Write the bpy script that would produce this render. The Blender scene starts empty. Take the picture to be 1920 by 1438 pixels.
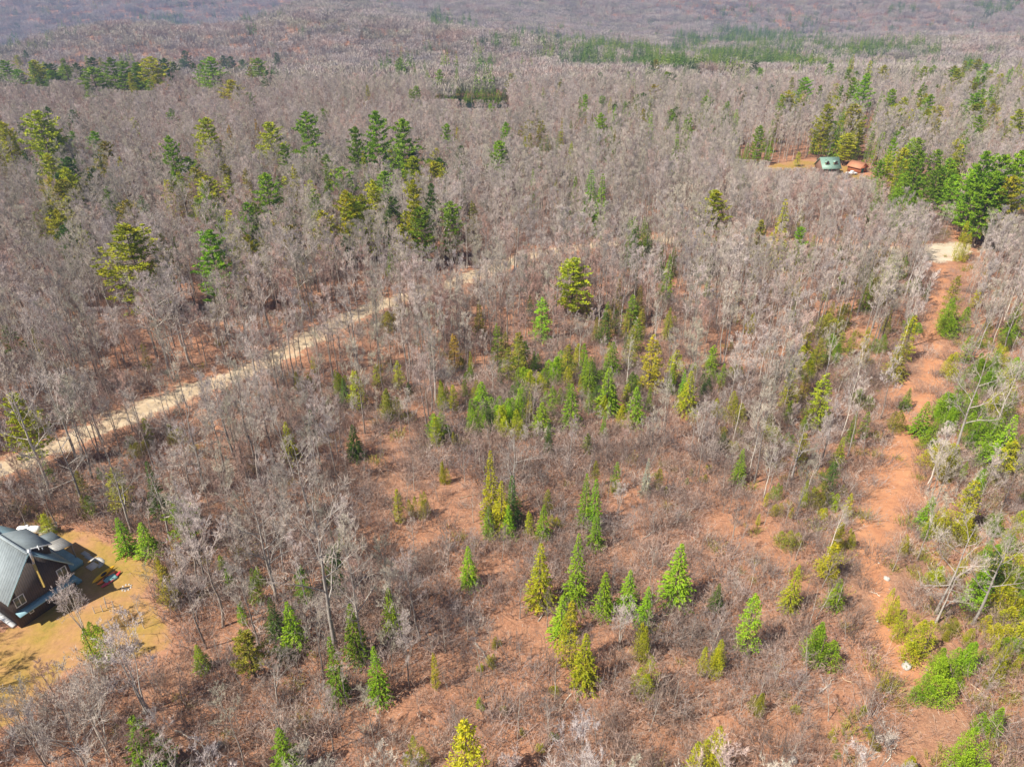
import bpy, math, random
import numpy as np
from mathutils import Vector

# ------------------------------------------------------------------ camera, sky, sun, exposure
sc = bpy.context.scene
col = sc.collection
IW, IH, F = 1920.0, 1438.0, 1350.0          # photograph size and focal length in its pixels
CAMZ, TH = 78.0, math.radians(30.0)
CT, ST = math.cos(TH), math.sin(TH)
cd = bpy.data.cameras.new('drone_camera')
cam = bpy.data.objects.new('drone_camera', cd)
col.objects.link(cam)
cam.location = (0, 0, CAMZ)
cam.rotation_euler = (math.radians(90) - TH, 0, 0)
cd.sensor_fit = 'HORIZONTAL'; cd.sensor_width = 36.0; cd.lens = 36.0 * F / IW
cd.clip_start = 1.0; cd.clip_end = 30000
sc.camera = cam

SUN_EL = math.radians(53)
SH = Vector((-0.88, -0.475)).normalized()     # horizontal direction towards the sun
w = bpy.data.worlds.new('World'); sc.world = w; w.use_nodes = True
nt = w.node_tree
sky = nt.nodes.new('ShaderNodeTexSky'); sky.sky_type = 'NISHITA'; sky.sun_disc = False
sky.sun_elevation = SUN_EL; sky.sun_rotation = math.atan2(SH.x, SH.y)
bg = nt.nodes['Background']; bg.inputs[1].default_value = 0.054
nt.links.new(sky.outputs[0], bg.inputs[0])
sd = bpy.data.lights.new('sun', 'SUN'); sd.energy = 5.0; sd.angle = math.radians(0.5); sd.color = (1.0, 0.93, 0.81)
so = bpy.data.objects.new('sun', sd); col.objects.link(so)
sdir = Vector((SH.x * math.cos(SUN_EL), SH.y * math.cos(SUN_EL), math.sin(SUN_EL)))
so.rotation_euler = sdir.to_track_quat('Z', 'Y').to_euler()
so.location = (-100, -60, 200)
sc.view_settings.view_transform = 'Standard'; sc.view_settings.look = 'None'
sc.view_settings.gamma = 1.0; sc.view_settings.exposure = 0.98
sc.cycles.max_bounces = 5; sc.cycles.diffuse_bounces = 3; sc.cycles.transmission_bounces = 3
sc.cycles.transparent_max_bounces = 8; sc.cycles.volume_bounces = 0
sc.cycles.use_denoising = True

R0 = np.random.RandomState(7)
random.seed(7)

# ------------------------------------------------------------------ terrain shape
def sstep(a, b, x):
    t = np.clip((x - a) / (b - a), 0, 1)
    return t * t * (3 - 2 * t)

def height(x, y):
    x = np.asarray(x, float); y = np.asarray(y, float)
    yy = np.maximum(y, 1.0)
    t = x / (yy + 60.0)
    right = np.interp(y, [-4000, 0, 470, 620, 830, 1050, 1500, 1900, 2600, 3400, 5000, 9000], [10, 0, 0, -4, -24, -26, -62, -60, 8, 120, 340, 560])
    left = np.interp(y, [-4000, 0, 560, 640, 860, 1500, 2500, 3500, 5000, 7000, 9000], [10, 0, 2, -12, -72, -112, -112, 5, 240, 400, 520])
    k = sstep(0.20, 0.40, -t)
    z = right * (1 - k) + left * k
    z = z + 66 * np.exp(-(((x + 400) / 400) ** 2 + ((y - 1560) / 380) ** 2))
    z = z + 58 * np.exp(-(((x + 520) / 240) ** 2 + ((y - 1080) / 230) ** 2)) * sstep(620, 900, y)
    z = z + 24 * np.exp(-(((x + 170) / 260) ** 2 + ((y - 1080) / 130) ** 2))
    far = sstep(500, 1300, y)
    z = z + far * (16 * np.sin(x / 240.0 + 1.2) * np.sin(y / 300.0 + .4) + 7 * np.sin(x / 95.0 + y / 140.0))
    z = z + sstep(1500, 2600, y) * (42 * np.sin(x / 430.0 + y / 800.0 + 1.0) + 26 * np.sin(x / 260.0 - y / 520.0)) * (1 + .8 * k)
    near = 1 - sstep(600, 900, y)
    z = z + near * (0.9 * np.sin(x / 37.0 + .5) * np.sin(y / 43.0 + 1.0) + 0.5 * np.sin(x / 19.0 - y / 23.0)) * sstep(30, 90, np.abs(x + 64) + np.abs(y - 74))
    # shallow basin that holds the pond
    z = z - 3.2 * np.exp(-(((x + 26) / 30) ** 2 + ((y - 490) / 22) ** 2))
    return z

def hz(x, y):
    return float(height(x, y))

def proj(x, y, z):
    """world point -> pixel of the photograph, and depth"""
    wz = CAMZ - z
    d = y * CT + wz * ST
    v = (-y * ST + wz * CT) / d
    return IW / 2 + F * x / d, IH / 2 + F * v, d

_s = np.concatenate([np.geomspace(40, 9000, 900)])
def P(px, py, dz=0.0):
    """the point of the ground seen at a pixel"""
    u = (px - IW / 2) / F; v = (py - IH / 2) / F
    dx, dy, dzr = u, CT - v * ST, -(ST + v * CT)
    X = dx * _s; Y = dy * _s; Z = CAMZ + dzr * _s
    below = Z < height(X, Y) + dz
    i = int(np.argmax(below)) if below.any() else len(_s) - 1
    a, b = _s[max(i - 1, 0)], _s[i]
    for _ in range(24):
        m = (a + b) / 2
        if CAMZ + dzr * m < hz(dx * m, dy * m) + dz: b = m
        else: a = m
    return Vector((dx * b, dy * b, hz(dx * b, dy * b)))

def from_top(xt, yt, yb, hid=0.0):
    """base point and height of something upright whose top and foot rows are known"""
    vp = IH / 2 + F * CT / ST
    xb = IW / 2 + (xt - IW / 2) * (vp - yb) / (vp - yt)
    b = P(xb, yb, hid)
    v = (yt - IH / 2) / F
    wz = b.y * (ST + v * CT) / (CT - v * ST)
    return b, max(0.8, CAMZ - wz - b.z)

# ------------------------------------------------------------------ mesh buffers
class MB:
    def __init__(s):
        s.v = []; s.n = 0; s.q = []; s.t = []; s.qm = []; s.tm = []
    def add(s, V, quads=None, tris=None, m=0):
        V = np.asarray(V, float)
        if quads is not None and len(quads):
            q = np.asarray(quads, int) + s.n; s.q.append(q); s.qm.append(np.full(len(q), m))
        if tris is not None and len(tris):
            t = np.asarray(tris, int) + s.n; s.t.append(t); s.tm.append(np.full(len(t), m))
        s.v.append(V); s.n += len(V)
    def tube(s, pts, rad, sides=5, m=0, cap=True):
        pts = np.asarray(pts, float); n = len(pts)
        rad = np.asarray(rad, float)
        d = np.gradient(pts, axis=0); d /= (np.linalg.norm(d, axis=1)[:, None] + 1e-9)
        ref = np.array([0.0, 0.0, 1.0]) if abs(d[0][2]) < .8 else np.array([1.0, 0.0, 0.0])
        a = np.cross(d, ref); a /= (np.linalg.norm(a, axis=1)[:, None] + 1e-9)
        b = np.cross(d, a)
        an = np.arange(sides) * 2 * math.pi / sides
        V = pts[:, None, :] + rad[:, None, None] * (np.cos(an)[None, :, None] * a[:, None, :] + np.sin(an)[None, :, None] * b[:, None, :])
        V = V.reshape(-1, 3)
        q = []
        for i in range(n - 1):
            for j in range(sides):
                k = (j + 1) % sides
                q.append((i * sides + j, i * sides + k, (i + 1) * sides + k, (i + 1) * sides + j))
        t = []
        if cap and sides > 2:
            for e in (0, n - 1):
                for j in range(1, sides - 1):
                    t.append((e * sides, e * sides + j, e * sides + j + 1))
        s.add(V, q, t, m)
    def blades(s, p0, p1, wd, m=0, rng=R0, mid=0.0):
        """many thin blades; mid=0 gives tapering triangles, else diamonds widest at mid"""
        p0 = np.asarray(p0, float); p1 = np.asarray(p1, float); n = len(p0)
        if n == 0: return
        d = p1 - p0
        r = rng.normal(size=(n, 3))
        sd_ = np.cross(d, r); sd_ /= (np.linalg.norm(sd_, axis=1)[:, None] + 1e-9)
        h = sd_ * (np.asarray(wd, float).reshape(-1, 1) * .5)
        if mid == 0.0:
            V = np.stack([p0 - h, p0 + h, p1], 1).reshape(-1, 3)
            s.add(V, None, np.arange(3 * n).reshape(n, 3), m)
        else:
            c = p0 + d * mid
            V = np.stack([p0, c + h, p1, c - h], 1).reshape(-1, 3)
            s.add(V, np.arange(4 * n).reshape(n, 4), None, m)
    def box(s, lo, hi, M=None, m=0):
        x0, y0, z0 = lo; x1, y1, z1 = hi
        V = np.array([(x0, y0, z0), (x1, y0, z0), (x1, y1, z0), (x0, y1, z0), (x0, y0, z1), (x1, y0, z1), (x1, y1, z1), (x0, y1, z1)], float)
        if M is not None: V = np.array([M @ Vector(v) for v in V])
        s.add(V, [(3, 2, 1, 0), (4, 5, 6, 7), (0, 1, 5, 4), (1, 2, 6, 5), (2, 3, 7, 6), (3, 0, 4, 7)], None, m)
    def prism(s, poly, ext, m=0):
        """polygon (list of 3-D points) extruded by vector ext"""
        n = len(poly); A = np.array([tuple(p) for p in poly], float); B = A + np.array(tuple(ext), float)
        q = [(i, (i + 1) % n, n + (i + 1) % n, n + i) for i in range(n)]
        t = [(0, i + 1, i) for i in range(1, n - 1)] + [(n, n + i, n + i + 1) for i in range(1, n - 1)]
        s.add(np.vstack([A, B]), q, t, m)
    def mesh(s, name, mats, smooth=False):
        me = bpy.data.meshes.new(name)
        V = np.vstack(s.v) if s.v else np.zeros((0, 3))
        q = np.vstack(s.q) if s.q else np.zeros((0, 4), int)
        t = np.vstack(s.t) if s.t else np.zeros((0, 3), int)
        me.vertices.add(len(V)); me.vertices.foreach_set('co', V.astype(np.float32).ravel())
        nl = q.size + t.size; me.loops.add(nl)
        me.loops.foreach_set('vertex_index', np.concatenate([q.ravel(), t.ravel()]).astype(np.int32))
        npoly = len(q) + len(t); me.polygons.add(npoly)
        st = np.concatenate([np.arange(len(q)) * 4, q.size + np.arange(len(t)) * 3]).astype(np.int32)
        me.polygons.foreach_set('loop_start', st)
        mi = np.concatenate((s.qm or [np.zeros(0)]) + (s.tm or [np.zeros(0)])).astype(np.int32)
        me.polygons.foreach_set('material_index', mi)
        if smooth: me.polygons.foreach_set('use_smooth', np.ones(npoly, bool))
        for m in (mats if isinstance(mats, (list, tuple)) else [mats]): me.materials.append(m)
        me.update(calc_edges=True); me.validate()
        return me

def link(name, me, parent=None, loc=None):
    o = bpy.data.objects.new(name, me); col.objects.link(o)
    if parent is not None: o.parent = parent
    if loc is not None: o.location = loc
    return o
def tag(o, label=None, cat=None, group=None, kind=None):
    if label: o['label'] = label
    if cat: o['category'] = cat
    if group: o['group'] = group
    if kind: o['kind'] = kind
    return o
def empty(name, loc=(0, 0, 0), rz=0.0):
    o = bpy.data.objects.new(name, None); col.objects.link(o)
    o.location = loc; o.rotation_euler = (0, 0, rz); o.empty_display_size = .5
    return o

# ------------------------------------------------------------------ materials
class N:
    def __init__(s, name):
        s.m = bpy.data.materials.new(name); s.m.use_nodes = True
        s.t = s.m.node_tree; s.b = s.t.nodes['Principled BSDF']
        s.b.inputs['Roughness'].default_value = .85
        s.b.inputs['Specular IOR Level'].default_value = .2
        s.out = s.t.nodes['Material Output']
    def n(s, ty, **k):
        x = s.t.nodes.new(ty)
        for a, b in k.items(): setattr(x, a, b)
        return x
    def l(s, a, b): s.t.links.new(a, b)
    def pos(s):
        return s.n('ShaderNodeNewGeometry').outputs['Position']
    def noise(s, scale, vec=None, detail=4, rough=.6, dist=0.0):
        x = s.n('ShaderNodeTexNoise'); x.inputs['Scale'].default_value = scale
        x.inputs['Detail'].default_value = detail; x.inputs['Roughness'].default_value = rough
        x.inputs['Distortion'].default_value = dist
        if vec is not None: s.l(vec, x.inputs['Vector'])
        return x.outputs['Fac']
    def ramp(s, fac, stops):
        r = s.n('ShaderNodeValToRGB'); e = r.color_ramp.elements
        while len(e) < len(stops): e.new(.5)
        for i, (p, c) in enumerate(stops):
            e[i].position = p; e[i].color = (*c, 1) if len(c) == 3 else c
        s.l(fac, r.inputs[0]); return r.outputs[0]
    def rng(s, fac, a, b, c=0.0, d=1.0, smooth=False):
        r = s.n('ShaderNodeMapRange'); r.inputs[1].default_value = a; r.inputs[2].default_value = b
        r.inputs[3].default_value = c; r.inputs[4].default_value = d
        if smooth: r.interpolation_type = 'SMOOTHSTEP'
        s.l(fac, r.inputs[0]); return r.outputs[0]
    def mix(s, fac, a, b, mode='MIX'):
        x = s.n('ShaderNodeMix', data_type='RGBA', blend_type=mode)
        if isinstance(fac, (int, float)): x.inputs[0].default_value = fac
        else: s.l(fac, x.inputs[0])
        for i, c in ((6, a), (7, b)):
            if isinstance(c, (tuple, list)): x.inputs[i].default_value = (*c[:3], 1)
            else: s.l(c, x.inputs[i])
        return x.outputs[2]
    def math(s, op, a, b=0.0):
        x = s.n('ShaderNodeMath', operation=op)
        for i, c in ((0, a), (1, b)):
            if isinstance(c, (int, float)): x.inputs[i].default_value = c
            else: s.l(c, x.inputs[i])
        return x.outputs[0]
    def bump(s, fac, strength=.4, dist=.1):
        b = s.n('ShaderNodeBump'); b.inputs['Strength'].default_value = strength; b.inputs['Distance'].default_value = dist
        s.l(fac, b.inputs['Height']); s.l(b.outputs[0], s.b.inputs['Normal'])
    def color(s, c):
        if isinstance(c, (tuple, list)): s.b.inputs['Base Color'].default_value = (*c[:3], 1)
        else: s.l(c, s.b.inputs['Base Color'])
        return s

def litter(s):
    """rusty leaf litter with moss, twigs and darker damp patches"""
    p = s.pos()
    a = s.noise(.045, p, 5, .62)
    b = s.noise(.55, p, 6, .7)
    c = s.noise(4.5, p, 5, .75)
    base = s.ramp(b, [(.30, (.17, .085, .05)), (.5, (.35, .168, .098)), (.68, (.47, .26, .155))])
    tone = s.ramp(a, [(.32, (.24, .16, .115)), (.5, (.35, .18, .11)), (.66, (.43, .215, .12))])
    x = s.mix(.5, base, tone)
    fine = s.ramp(c, [(.3, (.50, .48, .46)), (.5, (.98, .97, .95)), (.72, (1.35, 1.3, 1.22))])
    x = s.mix(.85, x, fine, 'MULTIPLY')
    # pale fallen twigs: stretched, twisted noise
    mp = s.n('ShaderNodeMapping'); mp.inputs['Scale'].default_value = (6.0, .9, 1); mp.inputs['Rotation'].default_value = (0, 0, .7)
    s.l(p, mp.inputs[0])
    tw = s.noise(1.1, mp.outputs[0], 3, .6, 1.4)
    x = s.mix(s.rng(tw, .62, .68, 0, .75), x, (.45, .36, .29))
    mp2 = s.n('ShaderNodeMapping'); mp2.inputs['Scale'].default_value = (.8, 6.5, 1); mp2.inputs['Rotation'].default_value = (0, 0, -.35)
    s.l(p, mp2.inputs[0])
    tw2 = s.noise(1.0, mp2.outputs[0], 3, .6, 1.2)
    x = s.mix(s.rng(tw2, .58, .66, 0, .8), x, (.13, .08, .06))
    m = s.noise(.09, p, 6, .7, .4)
    x = s.mix(s.rng(m, .63, .74, 0, .45), x, (.20, .19, .06))
    return x, c

def M_ground():
    s = N('leaf_litter'); x, c = litter(s); s.color(x); s.bump(c, .55, .25); return s.m

def M_strip(name, ramp_a, ramp_b, scale=.5, wheel=False):
    """road surface that frays into the litter at its edges (attribute 'edge': 0 at the rim, 1 in the middle)"""
    s = N(name); x, c = litter(s)
    p = s.pos()
    at = s.n('ShaderNodeAttribute', attribute_name='edge').outputs['Fac']
    n1 = s.noise(.35, p, 5, .7); n2 = s.noise(scale, p, 6, .7)
    k = s.math('ADD', at, s.math('MULTIPLY', s.math('SUBTRACT', n1, .5), 2.3))
    k = s.rng(k, .25, .6, 0, 1, True)
    surf = s.ramp(n2, [(.3, ramp_a), (.7, ramp_b)])
    f = s.noise(7, p, 4, .8)
    surf = s.mix(.5, surf, s.ramp(f, [(.3, (.6, .58, .56)), (.7, (1.3, 1.3, 1.28))]), 'MULTIPLY')
    if wheel:
        at2 = s.n('ShaderNodeAttribute', attribute_name='across').outputs['Fac']
        wv = s.math('ABSOLUTE', s.math('SUBTRACT', s.math('ABSOLUTE', at2), .42))
        surf = s.mix(s.rng(wv, .05, .22, .35, 0, True), surf, tuple(min(1, v * 1.25) for v in ramp_b))
    pt = s.noise(.16, p, 5, .75)
    surf = s.mix(s.rng(pt, .52, .64, 0, .4), surf, x)
    s.color(s.mix(k, x, surf)); s.bump(c, .35, .1); return s.m

def M_lawn():
    # winter-brown grass with patches that green up first
    s = N('spring_lawn'); x, c = litter(s); p = s.pos()
    at = s.n('ShaderNodeAttribute', attribute_name='edge').outputs['Fac']
    n1 = s.noise(.25, p, 5, .7)
    k = s.rng(s.math('ADD', at, s.math('MULTIPLY', s.math('SUBTRACT', n1, .5), 1.2)), .15, .5, 0, 1, True)
    a = s.noise(.13, p, 6, .65); b = s.noise(1.6, p, 5, .75)
    g = s.ramp(a, [(.3, (.36, .19, .115)), (.44, (.35, .20, .085)), (.57, (.31, .20, .055)), (.67, (.20, .17, .03))])
    g = s.mix(.55, g, s.ramp(b, [(.3, (.6, .6, .55)), (.7, (1.3, 1.28, 1.2))]), 'MULTIPLY')
    s.color(s.mix(k, x, g)); s.bump(b, .4, .08); return s.m

def M_bark(name, c0, c1, scale=3.0, birch=False):
    s = N(name)
    tc = s.n('ShaderNodeTexCoord').outputs['Object']
    a = s.noise(scale, tc, 5, .7)
    x = s.ramp(a, [(.35, c0), (.65, c1)])
    if birch:
        mp = s.n('ShaderNodeMapping'); mp.inputs['Scale'].default_value = (1.2, 1.2, 5); s.l(tc, mp.inputs[0])
        b = s.noise(1.6, mp.outputs[0], 3, .6)
        x = s.mix(s.rng(b, .62, .68, 0, .85), x, (.05, .045, .04))
    oi = s.n('ShaderNodeObjectInfo')
    x = s.mix(1.0, x, s.ramp(oi.outputs['Random'], [(0, (.72, .72, .74)), (1, (1.2, 1.16, 1.1))]), 'MULTIPLY')
    s.color(x); return s.m

def M_twig(name, stops, local=.016):
    """bare twigs: the species tint drifts from stand to stand and from tree to tree"""
    s = N(name)
    oi = s.n('ShaderNodeObjectInfo')
    a = s.noise(local, oi.outputs['Location'], 3, .7)
    f = s.math('ADD', s.math('MULTIPLY', a, 1.0), s.math('MULTIPLY', s.math('SUBTRACT', oi.outputs['Random'], .5), .62))
    x = s.ramp(f, stops)
    p = s.pos()
    b = s.noise(.35, p, 3, .7)
    x = s.mix(.85, x, s.ramp(b, [(.3, (.66, .66, .68)), (.7, (1.28, 1.26, 1.22))]), 'MULTIPLY')
    r2 = s.math('FRACT', s.math('MULTIPLY', oi.outputs['Random'], 37.7))
    x = s.mix(1.0, x, s.ramp(r2, [(0, (.62, .63, .64)), (.5, (.98, .97, .96)), (.85, (1.1, 1.09, 1.08)), (1, (1.18, 1.18, 1.17))]), 'MULTIPLY')
    s.color(x)
    return s.m

def M_needles(name, tint=None, spread=.25):
    """foliage: colour comes from the object, with lighter and darker patches from noise"""
    s = N(name)
    oi = s.n('ShaderNodeObjectInfo')
    base = oi.outputs['Color'] if tint is None else s.ramp(s.math('ADD', s.math('MULTIPLY', s.noise(.02, oi.outputs['Location'], 2), .7), s.math('MULTIPLY', oi.outputs['Random'], .3)), tint)
    tc = s.n('ShaderNodeTexCoord').outputs['Object']
    a = s.noise(.9, tc, 3, .7); b = s.noise(5.0, tc, 2, .7)
    x = s.mix(1.0, base, s.ramp(a, [(.3, (.55, .68, .75)), (.5, (1, 1, 1)), (.7, (1.5, 1.22, .9))]), 'MULTIPLY')
    x = s.mix(.6, x, s.ramp(b, [(.3, (.7, .75, .7)), (.7, (1.3, 1.25, 1.2))]), 'MULTIPLY')
    s.color(x)
    tr = s.n('ShaderNodeBsdfTranslucent'); s.l(x, tr.inputs[0])
    mx = s.n('ShaderNodeMixShader'); mx.inputs[0].default_value = .14
    s.l(s.b.outputs[0], mx.inputs[1]); s.l(tr.outputs[0], mx.inputs[2]); s.l(mx.outputs[0], s.out.inputs[0])
    return s.m

def M_plain(name, c, rough=.7, metal=0.0, var=.15, scale=2.0, spec=.3):
    s = N(name)
    tc = s.n('ShaderNodeTexCoord').outputs['Object']
    a = s.noise(scale, tc, 5, .65)
    s.color(s.ramp(a, [(.3, tuple(v * (1 - var) for v in c)), (.7, tuple(min(1, v * (1 + var)) for v in c))]))
    s.b.inputs['Roughness'].default_value = rough; s.b.inputs['Metallic'].default_value = metal
    s.b.inputs['Specular IOR Level'].default_value = spec
    return s.m

def M_ribbed(name, c, axis=(1, 0, 0), period=.4, depth=.5, rough=.45, metal=.3):
    """sheet-metal roofing or boards: ribs along one local axis"""
    s = N(name)
    tc = s.n('ShaderNodeTexCoord').outputs['Object']
    d = s.n('ShaderNodeVectorMath', operation='DOT_PRODUCT'); s.l(tc, d.inputs[0]); d.inputs[1].default_value = axis
    fr = s.math('FRACT', s.math('DIVIDE', d.outputs['Value'], period))
    rib = s.rng(s.math('ABSOLUTE', s.math('SUBTRACT', fr, .5)), .36, .46, 0, 1, True)
    a = s.noise(1.2, tc, 4, .6)
    x = s.ramp(a, [(.3, tuple(v * .85 for v in c)), (.7, tuple(min(1, v * 1.12) for v in c))])
    x = s.mix(s.math('MULTIPLY', rib, depth), x, tuple(v * .55 for v in c))
    s.color(x); s.bump(rib, .6, .05)
    s.b.inputs['Roughness'].default_value = rough; s.b.inputs['Metallic'].default_value = metal
    s.b.inputs['Specular IOR Level'].default_value = .4
    return s.m

MAT = {}
MAT['ground'] = M_ground()
MAT['gravel'] = M_strip('road_gravel', (.35, .265, .17), (.49, .39, .27), .4, True)
MAT['trail'] = M_strip('trail_dirt', (.34, .15, .08), (.50, .25, .13), .35)
MAT['pad'] = M_strip('pad_gravel', (.44, .36, .26), (.57, .49, .39), .3)
MAT['drive'] = M_strip('driveway_asphalt', (.30, .25, .23), (.36, .31, .29), .5)
MAT['lawn'] = M_lawn()
MAT['bark'] = M_bark('grey_bark', (.16, .135, .12), (.40, .35, .31), 2.5)
MAT['palebark'] = M_bark('pale_bark', (.30, .27, .24), (.52, .48, .43), 2.0)
MAT['birch'] = M_bark('birch_bark', (.52, .48, .43), (.72, .68, .62), 2.0, True)
MAT['pinebark'] = M_bark('pine_bark', (.10, .075, .06), (.22, .17, .14), 3)
twst = [(.2, (.45, .42, .33)), (.34, (.53, .475, .40)), (.5, (.555, .48, .435)), (.66, (.555, .49, .475)), (.84, (.55, .40, .34))]
MAT['twig'] = M_twig('bare_twigs', twst)
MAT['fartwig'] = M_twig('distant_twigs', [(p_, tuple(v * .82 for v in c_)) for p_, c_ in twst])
MAT['paletwig'] = M_twig('pale_twigs', [(.2, (.42, .37, .32)), (.8, (.50, .44, .41))])
MAT['redtwig'] = M_twig('red_twigs', [(.2, (.44, .31, .255)), (.8, (.50, .33, .28))])
MAT['brush'] = M_twig('brush_twigs', [(.25, (.20, .155, .135)), (.4, (.34, .255, .21)), (.55, (.41, .28, .22)), (.7, (.30, .25, .24)), (.85, (.48, .41, .36))], .05)
MAT['needle'] = M_needles('conifer_needles')
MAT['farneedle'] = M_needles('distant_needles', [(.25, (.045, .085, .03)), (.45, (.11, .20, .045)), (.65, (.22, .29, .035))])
MAT['leafout'] = M_needles('budding_leaves', [(.2, (.26, .27, .05)), (.5, (.32, .30, .07)), (.8, (.36, .27, .07))])

# ------------------------------------------------------------------ ground sheet
def axis(lo, a, b, hi, step, g=1.09):
    mid = list(np.arange(a, b + .01, step))
    out = []; s_ = step; x = b
    while x < hi: s_ *= g; x += s_; out.append(min(x, hi))
    pre = []; s_ = step; x = a
    while x > lo: s_ *= g; x -= s_; pre.append(max(x, lo))
    return np.array(pre[::-1] + mid + out)
gx = axis(-7500, -330, 330, 7500, 2.5); gy = axis(-3500, 20, 560, 9000, 2.5, 1.07)
GX, GY = np.meshgrid(gx, gy)
gv = np.stack([GX, GY, height(GX, GY)], -1).reshape(-1, 3)
nx, ny = len(gx), len(gy)
ii, jj = np.meshgrid(np.arange(nx - 1), np.arange(ny - 1))
b0 = (jj * nx + ii).ravel()
mb = MB(); mb.add(gv, np.stack([b0, b0 + 1, b0 + nx + 1, b0 + nx], 1))
ground = tag(link('ground', mb.mesh('ground', MAT['ground'], True)), kind='structure')

def resample(pts, step):
    pts = [np.array(p, float) for p in pts]
    out = []
    for i in range(len(pts) - 1):
        p0 = pts[max(i - 1, 0)]; p1 = pts[i]; p2 = pts[i + 1]; p3 = pts[min(i + 2, len(pts) - 1)]
        n = max(2, int(np.linalg.norm(p2 - p1) / step))
        for k in range(n):
            t = k / n
            out.append(.5 * ((2 * p1) + (-p0 + p2) * t + (2 * p0 - 5 * p1 + 4 * p2 - p3) * t * t + (-p0 + 3 * p1 - 3 * p2 + p3) * t ** 3))
    out.append(pts[-1]); return np.array(out)

def strip(name, pxs, widths, mat, lift=.05, step=1.5, xy=None):
    """a road laid on the ground; widths per control point in metres"""
    base = xy if xy is not None else [tuple(P(*p))[:2] for p in pxs]
    ctl = [(b[0], b[1], w_) for b, w_ in zip(base, widths)]
    c = resample(ctl, step)
    d = np.gradient(c[:, :2], axis=0); d /= np.linalg.norm(d, axis=1)[:, None] + 1e-9
    nrm = np.stack([-d[:, 1], d[:, 0]], 1)
    K = 9; tt = np.linspace(-1, 1, K)
    XY = c[:, None, :2] + nrm[:, None, :] * (tt[None, :, None] * c[:, None, 2:3] * .5)
    Z = height(XY[..., 0], XY[..., 1]) + lift
    V = np.concatenate([XY, Z[..., None]], -1).reshape(-1, 3)
    n = len(c); i, j = np.meshgrid(np.arange(K - 1), np.arange(n - 1)); b = (j * K + i).ravel()
    m_ = MB(); m_.add(V, np.stack([b, b + 1, b + K + 1, b + K], 1))
    me = m_.mesh(name, mat, True)
    e = np.tile(1 - np.abs(tt), n)
    endf = np.minimum(1, np.minimum(np.arange(n), np.arange(n)[::-1]) / 4.0)
    e = (e.reshape(n, K) * endf[:, None]).ravel()
    at = me.attributes.new('edge', 'FLOAT', 'POINT'); at.data.foreach_set('value', e.astype(np.float32))
    at = me.attributes.new('across', 'FLOAT', 'POINT'); at.data.foreach_set('value', np.tile(tt, n).astype(np.float32))
    tag(link(name, me), kind='structure')
    return c

def patch(name, poly_px, mat, lift=.04, cell=1.2, xy=None):
    """an irregular area of ground cover; attribute edge falls to 0 at its rim"""
    pl = np.array([tuple(P(*p))[:2] for p in poly_px] if xy is None else xy)
    lo = pl.min(0); hi = pl.max(0)
    xs = np.arange(lo[0], hi[0] + cell, cell); ys = np.arange(lo[1], hi[1] + cell, cell)
    X, Y = np.meshgrid(xs, ys)
    dist = signed(pl, X, Y)
    V = np.stack([X, Y, height(X, Y) + lift], -1).reshape(-1, 3)
    nx_ = len(xs)
    i, j = np.meshgrid(np.arange(nx_ - 1), np.arange(len(ys) - 1))
    ok = (dist[:-1, :-1] > -cell) & (dist[1:, 1:] > -cell) & (dist[1:, :-1] > -cell) & (dist[:-1, 1:] > -cell)
    b = (j * nx_ + i)[ok]
    used = np.zeros(len(V), bool); q = np.stack([b, b + 1, b + nx_ + 1, b + nx_], 1); used[q.ravel()] = True
    idx = np.cumsum(used) - 1
    m_ = MB(); m_.add(V[used], idx[q])
    me = m_.mesh(name, mat, True)
    at = me.attributes.new('edge', 'FLOAT', 'POINT')
    at.data.foreach_set('value', np.clip(dist.ravel()[used] / 3.0, 0, 1).astype(np.float32))
    at = me.attributes.new('across', 'FLOAT', 'POINT')
    tag(link(name, me), kind='structure')
    return pl

def signed(pl, X, Y):
    """distance to a polygon's outline, positive inside"""
    X = np.asarray(X, float); Y = np.asarray(Y, float)
    ins = np.zeros(X.shape, bool); dm = np.full(X.shape, 1e9)
    n = len(pl)
    for k in range(n):
        x1, y1 = pl[k]; x2, y2 = pl[(k + 1) % n]
        cond = ((y1 > Y) != (y2 > Y)) & (X < (x2 - x1) * (Y - y1) / (y2 - y1 + 1e-12) + x1)
        ins ^= cond
        t = np.clip(((X - x1) * (x2 - x1) + (Y - y1) * (y2 - y1)) / ((x2 - x1) ** 2 + (y2 - y1) ** 2 + 1e-9), 0, 1)
        dm = np.minimum(dm, np.hypot(X - x1 - t * (x2 - x1), Y - y1 - t * (y2 - y1)))
    return np.where(ins, dm, -dm)

road_px = [(-260, 960), (-120, 920), (0, 880), (125, 830), (250, 776), (350, 738), (440, 706), (530, 664), (620, 612), (720, 570), (830, 538), (920, 505), (1000, 480), (1100, 462), (1240, 452), (1400, 452), (1560, 462), (1690, 468), (1780, 470), (1900, 462), (2060, 452)]
ROAD = strip('gravel_road', road_px, [10.0] * 13 + [8] * 8, MAT['gravel'], .06)
trail_px = [(1776, 480), (1772, 500), (1764, 540), (1750, 590), (1745, 640), (1748, 690), (1738, 735), (1712, 790), (1684, 850), (1662, 920), (1643, 990), (1638, 1060), (1655, 1130), (1668, 1185), (1690, 1245), (1740, 1310), (1790, 1360)]
TRAIL = strip('dirt_trail', trail_px, [6, 6, 5.5, 6, 6, 7, 7.5, 7, 7.5, 8.5, 7.5, 6, 5.5, 6, 7, 6, 4], MAT['trail'], .05)
side_px = [(1735, 716), (1700, 725), (1665, 742), (1640, 752)]
SIDE = strip('side_trail', side_px, [8, 7, 6, 4], MAT['trail'], .058)
drive_px = [(1800, 462), (1795, 440), (1775, 420), (1740, 395), (1700, 368), (1660, 345), (1630, 328), (1610, 322)]
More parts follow.
